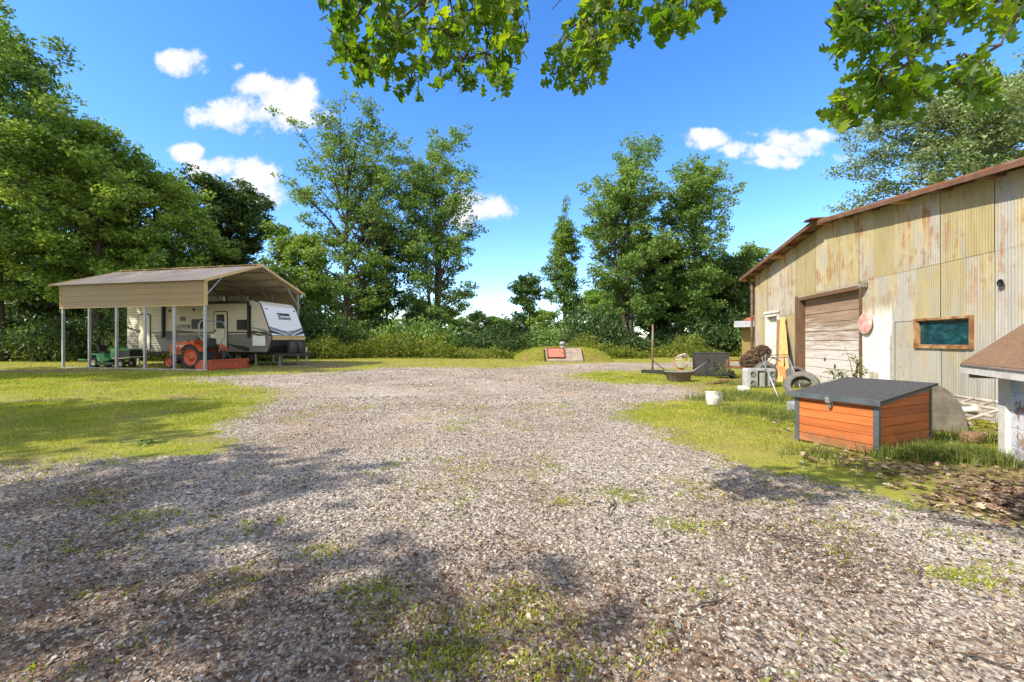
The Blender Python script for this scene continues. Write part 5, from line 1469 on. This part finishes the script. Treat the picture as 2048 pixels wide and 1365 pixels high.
# white pipe frame lying against the barn
t = thing('pipe_frame', at(1950, 6.9), math.atan2(BW.y, BW.x), 'dirty white pipe frame like a ladder lying against the barn', 'pipe frame')
mb = MB()
def fr_(s, k): return Vector((s, -.75 + .70 * k, .10 + .30 * k))
for k in (0, .38, .66, .92): mb.tube([fr_(-.75, k), fr_(.95, k + .02)], .024, 8)
mb.build('rail', M['dirty_white'], t)
mb = MB()
for s in (-.6, -.25, .1, .45, .8): mb.tube([fr_(s, 0) + Vector((0, 0, .02)), fr_(s + .04, .92) + Vector((0, 0, .02))], .02, 8)
mb.build('rung', M['dirty_white'], t)
for i, (p0, p1) in enumerate(((( -.35, -.62, .10), (.55, -.82, .22)), ((.05, -.95, .06), (.75, -.5, .26)))):
    mb = MB(); c_ = Vector(p0); 
    pt = tag(MB().tube([(0, 0, .045), Vector(p1) - c_ + Vector((0, 0, .045))], .042, 12).build('plastic_pipe', simple('dirty_pvc', (.62, .58, .53), .5, 0, .2, 6, .1, dirt=.45), None), ('short white drain pipe lying across the pipe frame' if i == 0 else 'thick white drain pipe angled toward the well house post'), 'pipe')
    rm = t.matrix_basis if False else Matrix.Translation(t.location) @ Matrix.Rotation(math.atan2(BW.y, BW.x), 4, 'Z')
    w_ = rm @ c_; pt.location = (w_.x, w_.y, p0[2]); pt.rotation_euler = (0, 0, math.atan2(BW.y, BW.x))
# small cottage far behind the barn corner
ct = thing('cottage', at(1521, 31), -.50, 'small far ochre house with a red roof half hidden behind the barn', 'house')
mb = MB(); mb.box(-1.2, 5, 0, 5, 0, 2.25); mb.build('wall', simple('ochre_wall', (.22, .16, .055), .8, 0, .2, 2), ct)
mb = MB(); mb.prism([(-1.0, 2.30), (0.9, 2.75), (.9, 2.83), (-1.0, 2.38)], lambda a, b, tt: (tt, a, b), -1.7, 5.4); mb.build('porch_roof', simple('grey_tin', (.42, .42, .43), .5, .3, .2, 4), ct)
mb = MB(); mb.prism([(-1.15, 2.86), (.1, 3.5), (6, 3.5), (6, 2.86)], lambda a, b, tt: (a, tt, b), .95, 5.5); mb.build('roof', simple('red_roof', (.42, .075, .05), .7, 0, .35, 5, .3), ct)
# sapling in front of the garage door and a leafy weed by the goal
# ============================================================ trees, shrubs
M['leaf_mid'] = leaf_mat('broad_leaves', [(.014, .034, .010), (.034, .068, .018), (.066, .106, .026), (.115, .150, .042)], .34, big=.22)
M['leaf_yellow'] = leaf_mat('yellow_green_leaves', [(.017, .042, .010), (.045, .082, .018), (.088, .132, .028), (.155, .185, .048)], .40, big=.22)
M['leaf_dark'] = leaf_mat('dark_leaves', [(.009, .024, .009), (.022, .046, .015), (.044, .074, .022), (.085, .115, .04)], .3, big=.25, gain=2.0)
M['leaf_silver'] = leaf_mat('silvery_leaves', [(.035, .065, .028), (.08, .125, .055), (.16, .21, .10), (.28, .33, .19)], .3, big=.4, gain=1.6)
M['leaf_bright'] = leaf_mat('sunny_undergrowth', [(.03, .06, .010), (.085, .125, .018), (.16, .19, .03), (.26, .26, .06)], .42, big=.6, gain=1.3)
M['leaf_oak'] = leaf_mat('oak_leaves', [(.020, .055, .010), (.040, .090, .014), (.075, .135, .018), (.14, .18, .025)], .62, (2.1, 1.9, .25), .42, 1.2, gain=1.45)


def quads(c, size, r, up=.5):
    """one folded diamond leaf at each centre"""
    n = len(c); nrm = r.normal(size=(n, 3)); nrm[:, 2] = np.abs(nrm[:, 2]) * (1 + up) + up * .4
    nrm /= np.linalg.norm(nrm, axis=1)[:, None]
    tg_ = np.cross(nrm, r.normal(size=(n, 3))); tg_ /= np.linalg.norm(tg_, axis=1)[:, None] + 1e-9
    bt = np.cross(nrm, tg_); s = (size * r.uniform(.6, 1.35, n))[:, None]
    V = np.stack([c - tg_ * s * .6, c + bt * s * .36 + nrm * s * .12, c + tg_ * s * .6, c - bt * s * .36 + nrm * s * .12], 1)
    return V.reshape(-1, 3), np.arange(4 * n).reshape(n, 4)


def env(shape, t):
    if shape == 'broad': return math.sin(PI * min(1, max(0, t)) ** .75) ** .55 * (1 - .15 * t)
    if shape == 'oval': return math.sin(PI * (.13 + .72 * t)) ** .7
    if shape == 'column': return max(.18, (1 - t) ** .55 * (.55 + .45 * min(1, t * 5)))
    if shape == 'pear': return math.sin(PI * (.25 + .62 * t)) ** .8
    if shape == 'vase': return max(.25, (.35 + .65 * t) * (1 - max(0, t - .75) * 2.2))


def tree_mesh(seed, h, rad, base, shape='oval', limbs=34, cl_per=5, lv=52, leaf=.24, clr=.62, trunk=.22, lean=(0, 0), forks=1, droop=0.0, sparse=0.0, side=(1, 1), up=1.0):
    """returns (wood builder, leaf verts, leaf faces) for one tree standing at the origin"""
    r = np.random.default_rng(seed); mb = MB(); cents = []; rads = []
    trunks = []
    for fk in range(forks):
        a = r.random() * 6.28; off = Vector((math.cos(a), math.sin(a), 0)) * (rad * .32 * (fk > 0))
        hh = h * (1 if fk == 0 else r.uniform(.72, .95)); pts = []; m = 9
        ph = r.random(2) * 6
        for i in range(m):
            t = i / (m - 1)
            wob = Vector((math.sin(ph[0] + 3 * t), math.cos(ph[1] + 2.5 * t), 0)) * .018 * h * t
            pts.append(Vector((lean[0] * t, lean[1] * t, 0)) + off * min(1, t * 1.8 + .08) + wob + Vector((0, 0, hh * .96 * t - (.1 if i == 0 else 0))))
        tr_ = trunk * (1 if fk == 0 else .7); rr = [tr_ * (1.35 if i == 0 else 1) * (1 - .93 * i / (m - 1)) for i in range(m)]
        mb.tube(pts, rr, 8, cap=False); trunks.append((pts, rr, hh))
    def on_trunk(tk_, t):
        pts, rr, hh = tk_; f = t * (len(pts) - 1); i = min(int(f), len(pts) - 2); return pts[i].lerp(pts[i + 1], f - i), rr[i] * (1 - (f - i)) + rr[i + 1] * (f - i)
    for k in range(limbs):
        tk_ = trunks[k % forks]; u = (k + r.random()) / limbs
        tc_ = u ** .85; t = base / h + (1 - base / h) * tc_ * .97
        p0, r0 = on_trunk(tk_, min(.985, t * (.93 - .07 * (up - 1))))
        az = k * 2.39996 + r.normal(0, .35)
        sxy = side[0] if math.cos(az) < 0 else side[1]
        ln = rad * env(shape, tc_) * r.uniform(.62, 1.12) * sxy
        rise = (.25 + .75 * tc_) * ln * .75 * up - droop * ln
        d = Vector((math.cos(az), math.sin(az), 0))
        end = p0 + d * ln + Vector((0, 0, rise))
        if end.z > h: end.z = h - r.random() * .4
        mid = p0.lerp(end, .5) + Vector((r.normal(0, .07) * ln, r.normal(0, .07) * ln, -.06 * ln + .1 * rise))
        rl = min(r0 * .55, .02 + .016 * ln)
        mb.tube([p0, p0.lerp(mid, .55) + Vector((0, 0, .02 * ln)), mid, mid.lerp(end, .55), end], [rl, rl * .8, rl * .6, rl * .4, rl * .15], 5, cap=False)
        nsub = max(2, int(round(cl_per * (.5 + ln / rad))))
        for j in range(nsub):
            f = r.uniform(.28, 1.05); b0 = p0.lerp(mid, f * 2) if f < .5 else mid.lerp(end, (f - .5) * 2)
            sp = (.20 * ln + .35) * r.uniform(.5, 1.2)
            off = Vector(r.normal(size=3)); off.z = abs(off.z) * .7 - droop; off.normalize()
            e = b0 + off * sp; e.z = max(e.z, .5)
            if e.z > h: e.z = h
            mb.tube([b0, b0.lerp(e, .5) + Vector((0, 0, .05 * sp)), e], [rl * .35, rl * .22, rl * .08 + .004], 4, cap=False)
            if r.random() > sparse: cents.append(e[:]); rads.append(clr * r.uniform(.6, 1.25))
        for f in (.62, .8, .97): cents.append((mid.lerp(end, (f - .5) * 2) + Vector(r.normal(0, .12, 3)))[:]); rads.append(clr * r.uniform(.6, .95))
    for tk_ in trunks:
        for q in range(12):
            cents.append((on_trunk(tk_, r.uniform(.80, .985))[0] + Vector(r.normal(0, .22, 3)) * (1 + .25 * rad / 2))[:]); rads.append(clr * .85)
    cents = np.array(cents); rads = np.array(rads); nl = np.maximum(8, (lv * (rads / clr) ** 2).astype(int))
    rep = np.repeat(np.arange(len(cents)), nl)
    g3 = r.normal(size=(len(rep), 3)); g3 /= np.linalg.norm(g3, axis=1)[:, None]; g3 *= (r.random(len(rep)) ** .45)[:, None]; g3[:, 2] *= .62
    c = cents[rep] + g3 * rads[rep][:, None]; c[:, 2] = np.maximum(c[:, 2], .15)
    V, Fq = quads(c, leaf, r)
    return mb, V, Fq


TREE_CACHE = {}
def tree(name, loc, label, cat, leafmat, group=None, bark='bark', rz=0, **kw):
    key = repr(sorted(kw.items())) + leafmat + bark
    if key not in TREE_CACHE:
        mb, V, Fq = tree_mesh(**kw)
        t = thing(name, loc, rz, label, cat, group)
        mb.build('trunk', M[bark], t, fix=False)
        link('crown', np_mesh('crown', V, Fq), M[leafmat], t)
        TREE_CACHE[key] = t
    else:
        t = copy_tree(TREE_CACHE[key]); t.location = (*loc[:2], 0); t.rotation_euler = (0, 0, rz); tag(t, label, cat, group)
    return t

# left hand wood, tall oaks rising behind the carport
L_ = [
 ('oak_tree', (-5, 27.0), dict(seed=11, h=22.6, rad=7.4, base=4.5, shape='broad', limbs=52, cl_per=8, lv=85, leaf=.21, clr=.85, trunk=.40), 'leaf_mid', 'huge spreading oak, the tallest tree behind the carport, cut by the frame edge'),
 ('oak_tree', (195, 29.0), dict(seed=12, h=16.8, rad=5.6, base=3.5, shape='broad', limbs=46, cl_per=7, lv=80, leaf=.21, clr=.8, trunk=.32), 'leaf_yellow', 'yellow green oak rising straight above the left half of the carport'),
 ('oak_tree', (300, 32.0), dict(seed=13, h=15.2, rad=4.6, base=3.0, shape='broad', limbs=42, cl_per=7, lv=75, leaf=.21, clr=.75, trunk=.28), 'leaf_yellow', 'rounded yellow green oak above the middle of the carport roof'),
 ('oak_tree', (100, 34.0), dict(seed=14, h=19.5, rad=6.0, base=3.0, shape='broad', limbs=46, cl_per=7, lv=75, leaf=.27, clr=1.0, trunk=.3), 'leaf_dark', 'dark tall oak filling the gap behind the two front oaks'),
 ('dark_tree', (425, 40.0), dict(seed=15, h=17.2, rad=3.6, base=4.0, shape='oval', limbs=36, cl_per=6, lv=60, leaf=.26, clr=.75, trunk=.22), 'leaf_dark', 'dark narrow tree against the white cloud, left of its twin'),
 ('dark_tree', (490, 42.0), dict(seed=16, h=16.0, rad=3.3, base=4.0, shape='oval', limbs=32, cl_per=6, lv=60, leaf=.26, clr=.75, trunk=.2), 'leaf_dark', 'dark narrow tree against the white cloud, right of its twin'),
]
for nm, (px, d), kw, lm, lb in L_: tree(nm, at(px, d), lb, 'tree', lm, **kw)
# centre pair
tree('tall_tree', at(695, 38), 'tall airy tree with a bare dark trunk just right of the carport', 'tree', 'leaf_mid', seed=21, h=20.6, rad=5.4, base=4.2, shape='oval', limbs=64, cl_per=9, lv=46, leaf=.20, clr=.64, trunk=.33, forks=2, sparse=.06, up=2.2)
tree('tall_tree', at(872, 40), 'tall open tree with a forked crown left of the gap of sky', 'tree', 'leaf_mid', seed=22, h=21.2, rad=5.0, base=4.0, shape='pear', limbs=64, cl_per=9, lv=46, leaf=.20, clr=.64, trunk=.30, forks=3, sparse=.06, side=(.7, 1), up=2.4)
tree('young_tree', at(775, 43), 'thin dark tree between the two tall airy trees', 'tree', 'leaf_dark', seed=23, h=13.5, rad=3.4, base=2.0, shape='oval', limbs=36, cl_per=5, lv=45, leaf=.25, clr=.7, trunk=.16)
tree('young_tree', at(600, 41), 'leaning sunlit yellow tree behind the camper nose', 'tree', 'leaf_yellow', seed=24, h=12.0, rad=3.8, base=1.5, shape='oval', limbs=36, cl_per=6, lv=55, leaf=.26, clr=.8, trunk=.16)
# right hand group
tree('small_tree', at(1058, 41), 'small round topped tree on the right of the sky gap', 'tree', 'leaf_mid', seed=31, h=8.0, rad=2.0, base=4.2, shape='vase', limbs=22, cl_per=5, lv=40, leaf=.2, clr=.5, trunk=.1, forks=2)
tree('slender_tree', at(1130, 40), 'slender pointed tree standing behind the storm cellar', 'tree', 'leaf_mid', seed=32, h=15.1, rad=2.2, base=2.0, shape='column', limbs=48, cl_per=5, lv=60, leaf=.18, clr=.55, trunk=.17, up=2.4)
tree('tall_tree', at(1262, 38), 'broad full tall tree, the largest right of the storm cellar', 'tree', 'leaf_mid', seed=33, h=19.9, rad=4.3, base=3.0, shape='pear', limbs=70, cl_per=9, lv=50, leaf=.20, clr=.62, trunk=.3, forks=3, side=(.8, 1), up=2.2)
tree('tall_tree', at(1385, 39), 'tall narrow tree beside the broad one, nearer the barn', 'tree', 'leaf_mid', seed=34, h=18.9, rad=3.2, base=3.0, shape='oval', limbs=60, cl_per=8, lv=48, leaf=.20, clr=.62, trunk=.26, forks=2, up=2.2)
tree('dark_tree', at(1320, 43), 'dark tree between the broad tall tree and the narrow one', 'tree', 'leaf_dark', seed=35, h=12.0, rad=3.0, base=1.5, shape='oval', limbs=44, cl_per=6, lv=55, leaf=.27, clr=.85, trunk=.2)
tree('dark_tree', at(1440, 42), 'low dark bushy tree left of the barn roof corner', 'tree', 'leaf_dark', seed=36, h=9.6, rad=3.2, base=1.2, shape='oval', limbs=40, cl_per=6, lv=55, leaf=.26, clr=.8, trunk=.18)
tree('round_tree', at(1500, 48), 'lighter round tree peeping over the left eave of the barn', 'tree', 'leaf_mid', seed=37, h=12.8, rad=4.2, base=1.5, shape='broad', limbs=38, cl_per=6, lv=55, leaf=.27, clr=.85, trunk=.2)
tree('round_tree', at(1415, 52), 'lighter round tree far behind the low dark bushy tree', 'tree', 'leaf_mid', seed=38, h=11.5, rad=3.6, base=1.5, shape='broad', limbs=34, cl_per=6, lv=50, leaf=.28, clr=.85, trunk=.18)
# silvery tree behind the barn
tree('silver_tree', at(1925, 27), 'large silvery leaved open tree rising behind the barn roof', 'tree', 'leaf_silver', bark='bark_pale', seed=41, h=18.2, rad=7.0, base=7.6, shape='broad', limbs=50, cl_per=8, lv=130, leaf=.17, clr=.85, trunk=.38, sparse=.12, side=(.95, 1.0))
# far trees closing the gaps
far = [(920, 66, 0.4), (955, 70, .5), (985, 72, .45), (1015, 75, .42), (1045, 70, .45), (1085, 66, .5), (890, 60, .5), (840, 62, .6), (735, 58, .7), (650, 56, .8), (560, 55, .8), (1190, 60, .7), (1250, 62, .75), (1330, 60, .8), (1480, 62, .8), (-160, 40, 1.25), (40, 46, 1.2), (250, 46, 1.0), (380, 50, .9)]
for i, (px, d, s) in enumerate(far):
    t = tree('far_tree', at(px, d), 'hazy low tree in the far line behind the yard trees', 'tree', ['leaf_mid', 'leaf_dark', 'leaf_yellow'][i % 3], 'trees in the far line', rz=i * 1.3,
             seed=50 + i % 3, h=13.0, rad=4.6, base=.8, shape='broad', limbs=34, cl_per=6, lv=48, leaf=.36, clr=1.05, trunk=.2)
    t.scale = (s * 1.15, s * 1.15, s)
# low understory under the crowns
def shrub_mesh(seed, lm, leaf=.16, n=46, lv=46, w=1.0, h=1.0):
    r = np.random.default_rng(seed); mb = MB(); c = []
    for i in range(n):
        a = r.random() * 6.28; q = math.sqrt(r.random()) * w; z = h * (1 - (q / w) ** 2 * .55) * r.uniform(.25, 1.0)
        c.append((q * math.cos(a), q * math.sin(a), z))
        if i % 3 == 0: mb.tube([(q * .25 * math.cos(a), q * .25 * math.sin(a), -.02), (q * .5 * math.cos(a + .2), q * .5 * math.sin(a + .2), z * .55), (q * math.cos(a), q * math.sin(a), z)], [.03, .018, .006], 5, cap=False)
    c = np.array(c); rep = np.repeat(np.arange(n), lv); g3 = r.normal(size=(len(rep), 3)) * np.array([.17, .17, .13]) * (w + h) / 2 * .95
    P = c[rep] + g3; P[:, 2] = np.maximum(P[:, 2], .03)
    V, Fq = quads(P, leaf, r); return mb, V, Fq
SH = {}
def shrub(kind, px, d, w, h, label, group, rz=0):
    if kind not in SH:
        lm, seed, leaf = {'dark_shrub': ('leaf_dark', 61, .085), 'green_shrub': ('leaf_mid', 62, .085), 'bright_shrub': ('leaf_bright', 63, .085)}[kind]
        mb, V, Fq = shrub_mesh(seed, lm, leaf, 60, 60)
        t = thing(kind, (0, 0)); mb.build('stems', M['bark'], t, fix=False); link('foliage', np_mesh('foliage', V, Fq), M[lm], t); SH[kind] = t
    else: t = copy_tree(SH[kind])
    p = at(px, d); t.location = (p[0], p[1], 0); t.rotation_euler = (0, 0, rz); t.scale = (w, w, h)
    return tag(t, label, 'shrub', group)
for i in range(54):
    px = [-260, -180, -100, -40, 20, 80, 140, 200, 260, 320, 370, 420, 470, 520, 560, 600, 640, 680, 725, 770, 810, 850, 890, 930, 970, 1010, 1050, 1090, 1130, 1175, 1220, 1265, 1310, 1355, 1400, 1445, 1490][i % 37] + random.uniform(-18, 18)
    d = random.uniform(36, 40) if px > 560 else random.uniform(27, 33)
    if i >= 37: d += 7
    k = 'dark_shrub' if random.random() < .8 else 'green_shrub'
    hh = random.uniform(1.8, 4.6) * (1.0 if 560 < px < 880 else .72 if px < 1100 and px > 880 else 1.0)
    shrub(k, px, d, random.uniform(1.7, 2.6), hh, 'dark green shrub massed under the trees' if k == 'dark_shrub' else 'mid green shrub massed under the trees', 'shrubs under the trees', random.random() * 6)
for px, d, w_, h_, lb in ((655, 31.5, 1.5, 1.6, 'bright leafy bush just right of the camper nose'), (815, 36, 2.6, 3.2, 'large rounded dark bush at the foot of the open tall tree'), (860, 36.5, 2.4, 2.9, 'rounded olive bush leaning on the large dark bush'), (985, 46, 2.2, 2.9, 'sunlit pale bush in the middle of the sky gap'), (1020, 48, 2.4, 2.6, 'sunlit pale bush left of the small round topped tree'), (480, 33, 2.6, 5.8, 'tall bush topping out above the carport ridge'), (540, 36, 2.4, 5.2, 'tall bush behind the gable of the carport')):
    shrub('bright_shrub' if 'bright' in lb or 'sunlit' in lb else 'green_shrub', px, d, w_, h_, lb, None, px)
# waist high weeds along the wood edge
def edge():
    r = np.random.default_rng(5); Q = []
    for i in range(15000):
        px = r.uniform(500, 1560) if r.random() < .8 else r.uniform(-300, 500); d = (r.uniform(31, 35.5) if px > 560 else r.uniform(27, 29.5))
        Q.append(at(px, d))
    Q = np.array(Q); f = fbm(Q, .35, 71); Q = Q[f > .43]; f = f[f > .43]; hmax = .15 + 1.7 * np.clip((f - .38) * 2.6, 0, 1) ** 1.3
    c = np.column_stack([Q, r.random(len(Q)) ** .7 * hmax]); cl = (Q[:, 0] > .2) & (Q[:, 0] < 6.8) & (Q[:, 1] < 31.0); c = c[~cl]
    c = np.repeat(c, 4, 0) + r.normal(0, .12, (len(c) * 4, 3)); c[:, 2] = np.abs(c[:, 2])
    V, Fq = quads(c, .13, r)
    tag(link('undergrowth', np_mesh('undergrowth', V, Fq), M['leaf_bright']), 'sunny waist high weeds along the edge of the wood', 'undergrowth', kind='stuff')
edge()
# sapling, weed clump, fallen sprig: slim lance leaves
def plant(name, loc, stems, label, cat, lsize, mat, seed=1, per=9):
    r = np.random.default_rng(seed); t = thing(name, loc, 0, label, cat); mb = MB(); pos = []; dirs = []
    for st in stems:
        pts = [Vector(p) for p in st]; mb.tube(pts, [.008 * (1 - .7 * i / (len(pts) - 1)) for i in range(len(pts))], 5)
        for k in range(per):
            f = r.uniform(.3, 1) * (len(pts) - 1); i = min(int(f), len(pts) - 2); p = pts[i].lerp(pts[i + 1], f - i)
            d = Vector(r.normal(size=3)); d.z = d.z * .4 - .15; d.normalize(); pos.append(p); dirs.append(d)
    V = []; Fq = []
    for p, d in zip(pos, dirs):
        s = lsize * r.uniform(.6, 1.2); x = d.cross(Vector((0, 0, 1))).normalized(); n_ = x.cross(d); o_ = len(V)
        V += [p, p + d * s * .35 + x * s * .11 + n_ * s * .03, p + d * s * .75 + x * s * .09 - n_ * s * .03, p + d * s - n_ * s * .12, p + d * s * .75 - x * s * .09 - n_ * s * .03, p + d * s * .35 - x * s * .11 + n_ * s * .03]
        Fq.append([o_ + i for i in range(6)])
    mb.build('stem', M['twig'], t, fix=False); link('leaves', np_mesh('leaves', np.array([v[:] for v in V]), np.array(Fq)), M[mat], t); return t
d = 7.6; p = at(1712, d)
plant('sapling', p, [[(0, 0, 0), (-.02, 0, .5), (-.10, 0, .9), (-.20, 0, 1.22)], [(0, 0, 0), (.0, .05, .55), (.02, 0, .9), (-.02, 0, 1.08)], [(-.02, 0, .5), (-.2, 0, .72), (-.38, 0, .78), (-.46, 0, .76)], [(-.02, 0, .45), (-.25, 0, .55), (-.35, 0, .7)], [(0, 0, .4), (.02, 0, .7), (.03, 0, .85)]], 'spindly sapling with long leaves in front of the garage door', 'plant', .17, 'leaf_bright', 3, 26)
p = at(1645, 8.2); plant('weed_plant', p, [[(0, 0, 0), (.05, 0, .3), (.12, 0, .62)], [(0, 0, 0), (-.08, 0, .3), (-.2, 0, .6)], [(0, 0, 0), (.02, .1, .3), (-.04, 0, .66)]], 'small leafy weed behind the left rear of the orange box', 'plant', .13, 'leaf_mid', 5, 14)
p = at(1442, 14.6); plant('weed_plant', p, [[(0, 0, 0), (.1, 0, .3), (.15, 0, .55)], [(0, 0, 0), (-.15, 0, .25), (-.32, 0, .42)], [(0, 0, 0), (.22, 0, .2), (.36, 0, .38)], [(0, 0, 0), (-.02, 0, .3), (-.08, 0, .5)]], 'leafy weed clump growing in front of the black backboard', 'plant', .17, 'leaf_mid', 6, 20)
p = G(272, 889); plant('fallen_sprig', p, [[(-.2, 0, .02), (0, .02, .04), (.2, -.02, .03)], [(0, .02, .04), (.1, .1, .04), (.22, .12, .03)]], 'fresh leafy oak sprig fallen on the left lawn', 'sprig', .12, 'leaf_mid', 8, 16)

# --------------------------------------------- overhanging oak above the camera
ok_ = thing('oak_tree', (.5, -8.5), 0, 'oak whose leafy branches hang down overhead in front of the sky', 'tree'); o = Vector((.5, -8.5, 0))
tw_ = MB(); r = np.random.default_rng(17); pos = []; dirs = []; siz = []
def world(px, py, d): return P3(px, py, d * .76) - o
def clump(poly, d0, d1, roots, ntw, lsz, per=(6, 11), sd_=1):
    """hanging twigs with rosettes of oak leaves inside an outline, at mixed depths"""
    poly = np.array(poly, float); lo = poly.min(0); hi = poly.max(0); cnt = 0; nodes = []
    for rt in roots:
        pts = [world(*q) for q in rt]; tw_.tube(pts, [.009 - .006 * i / (len(pts) - 1) for i in range(len(pts))], 6, cap=False)
        for a, b in zip(pts[:-1], pts[1:]):
            for f in np.linspace(0, 1, 6): nodes.append(a.lerp(b, f))
    while cnt < ntw:
        q = lo + r.random(2) * (hi - lo)
        if not inside(poly, q[None])[0]: continue
        cnt += 1
        e = world(q[0], q[1], r.uniform(d0, d1)); nd = min(nodes, key=lambda v: (v - e).length)
        if (nd - e).length < .9:
            mid = nd.lerp(e, .55) + Vector((r.normal(0, .03), r.normal(0, .03), .05)); tw_.tube([nd, mid, e], [.005, .0035, .002], 4, cap=False)
            ax = (e - nd).normalized(); nodes.append(e)
        else: ax = Vector((0, 0, -1))
        for k in range(r.integers(*per)):
            dv = (ax * .5 + Vector(r.normal(size=3)) * .75 + Vector((0, 0, -.30))).normalized()
            pos.append(e + Vector(r.normal(0, .02, 3)) - ax * r.uniform(0, .08)); dirs.append(dv); siz.append(lsz * .70 * r.uniform(.6, 1.2))
clump([(665, -60), (655, 100), (680, 130), (740, 165), (790, 190), (850, 195), (870, 180), (905, 185), (935, 165), (1020, 170), (1035, 120), (985, 100), (1040, 95), (1085, 70), (1060, 30), (1070, -60)], 2.7, 3.5,
      [[(980, -160, 3.3), (905, -60, 3.1), (890, 66, 3.0), (852, 142, 3.0)], [(860, -10, 3.1), (800, 40, 3.0), (725, 88, 2.9)], [(1000, -80, 3.2), (970, 30, 3.2), (975, 140, 3.2)], [(890, 66, 3.0), (925, 120, 3.0), (920, 160, 3.0)], [(800, -60, 3.0), (720, 20, 3.0), (690, 90, 2.9)], [(1040, -80, 3.3), (1060, 40, 3.3)]], 185, .098)
clump([(1180, -50), (1150, 45), (1105, 80), (1098, 135), (1120, 165), (1150, 185), (1180, 165), (1225, 120), (1270, 85), (1280, 40), (1275, -50)], 3.0, 3.7,
      [[(1230, -150, 3.5), (1205, 10, 3.4), (1160, 95, 3.3), (1140, 160, 3.3)], [(1205, 10, 3.4), (1130, 65, 3.3), (1105, 110, 3.3)], [(1290, -60, 3.4), (1270, 40, 3.4), (1215, 110, 3.4)]], 84, .10)
clump([(1310, -40), (1297, 30), (1310, 62), (1360, 62), (1400, 40), (1470, 18), (1475, -40)], 3.2, 3.8, [[(1350, -140, 3.6), (1350, -10, 3.5), (1330, 45, 3.5)], [(1430, -120, 3.6), (1440, 5, 3.6)]], 36, .12)
tw_.tube([world(1230, -150, 3.5), world(1140, -20, 3.3), world(1103, 20, 3.3)], [.006, .004, .002], 5)
clump([(1690, -40), (1655, 60), (1670, 100), (1720, 110), (1770, 90), (1800, 120), (1860, 110), (1900, 60), (2060, 60), (2110, -40)], 2.4, 3.2,
      [[(1930, -140, 2.9), (1880, 20, 2.8), (1820, 125, 2.7)], [(1770, -60, 2.9), (1720, 40, 2.8), (1680, 90, 2.7)], [(2080, -100, 2.7), (2030, 40, 2.6), (2000, 90, 2.6)], [(1880, 20, 2.8), (1800, 50, 2.8), (1740, 80, 2.8)]], 82, .105)
clump([(1740, 120), (1700, 165), (1665, 215), (1690, 262), (1730, 245), (1790, 225), (1870, 220), (1900, 175), (1930, 190), (1980, 190), (1985, 130), (1930, 110), (1890, 150), (1800, 150)], 2.4, 3.0,
      [[(1820, 125, 2.7), (1760, 165, 2.6), (1690, 230, 2.6)], [(1820, 125, 2.7), (1822, 175, 2.7), (1860, 205, 2.7)], [(2000, 90, 2.6), (1950, 120, 2.6), (1945, 175, 2.6)], [(1760, 165, 2.6), (1800, 210, 2.6)]], 58, .105)
# limbs reaching forward from the trunk, joined to the hanging branches
trunk = MB(); trunk.tube([(0, 0, -.1), (.02, 0, .6), (0, .05, 2.6), (.1, 0, 5), (0, 0, 7), (.1, .1, 8.5)], [.52, .42, .38, .33, .22, .06], 14)
for (px, py, d, hz) in ((980, -160, 3.3, 4.6), (1230, -150, 3.5, 5.0), (1350, -140, 3.6, 5.0), (1930, -140, 2.9, 4.6), (2080, -100, 2.7, 4.4), (800, -60, 3.0, 4.6), (1000, -80, 3.2, 4.6), (1040, -80, 3.3, 4.7), (1290, -60, 3.4, 4.9), (1430, -120, 3.6, 5.0), (1770, -60, 2.9, 4.7), (860, -10, 3.1, 4.6)):
    e = world(px, py, d); s = Vector((.02, .05, hz - .6)); m1 = s.lerp(e, .45) + Vector((0, 0, 1.0)); m2 = s.lerp(e, .8) + Vector((0, 0, .75))
    trunk.tube([s, m1, m2, e], [.12, .06, .022, .009], 7, cap=False)
V0, Vq0 = oak_leaf_shape()
def orient(dirs, nrm_up=.6):
    out = []
    for d in dirs:
        n_ = Vector(r.normal(size=3)) + Vector((0, 0, nrm_up)); x = d.cross(n_).normalized(); z = x.cross(d); out.append(np.array([[x.x, d.x, z.x], [x.y, d.y, z.y], [x.z, d.z, z.z]]))
    return np.array(out)
# upper crown of the same oak, above and behind the camera
mbu, Vu, Fu = tree_mesh(seed=71, h=10, rad=4.2, base=5.6, shape='broad', limbs=26, cl_per=5, lv=40, leaf=.26, clr=.9, trunk=.1)
trunk.build('trunk', M['bark'], ok_, fix=False); mbu.build('limbs', M['bark'], ok_, fix=False); tw_.build('branches', M['twig'], ok_, fix=False)
link('crown', np_mesh('crown', Vu, Fu), M['leaf_oak'], ok_)
link('leaves', leaves_mesh('leaves', np.array([p[:] for p in pos]), orient(dirs), np.array(siz)), M['leaf_oak'], ok_)

# trees left of the camera whose dappled shade falls over the drive
tree('shade_oak', (-14.0, -3.9), 'oak beside the drive that shades the near gravel', 'tree', 'leaf_mid', seed=72, h=10.5, rad=4.9, base=3.2, shape='broad', limbs=42, cl_per=7, lv=60, leaf=.27, clr=.85, trunk=.3, sparse=.12)
tree('shade_oak', (-16.9, 2.5), 'smaller oak beside the drive that shades the left lawn', 'tree', 'leaf_mid', seed=73, h=11, rad=3.6, base=3.6, shape='broad', limbs=30, cl_per=6, lv=45, leaf=.26, clr=.75, trunk=.2, sparse=.5)
tree('shade_oak', (-26.8, 13.0), 'tall oak left of the carport that shades its roof', 'tree', 'leaf_mid', seed=74, h=19.5, rad=5.9, base=3.6, shape='broad', limbs=58, cl_per=7, lv=60, leaf=.28, clr=.9, trunk=.3, sparse=.08)
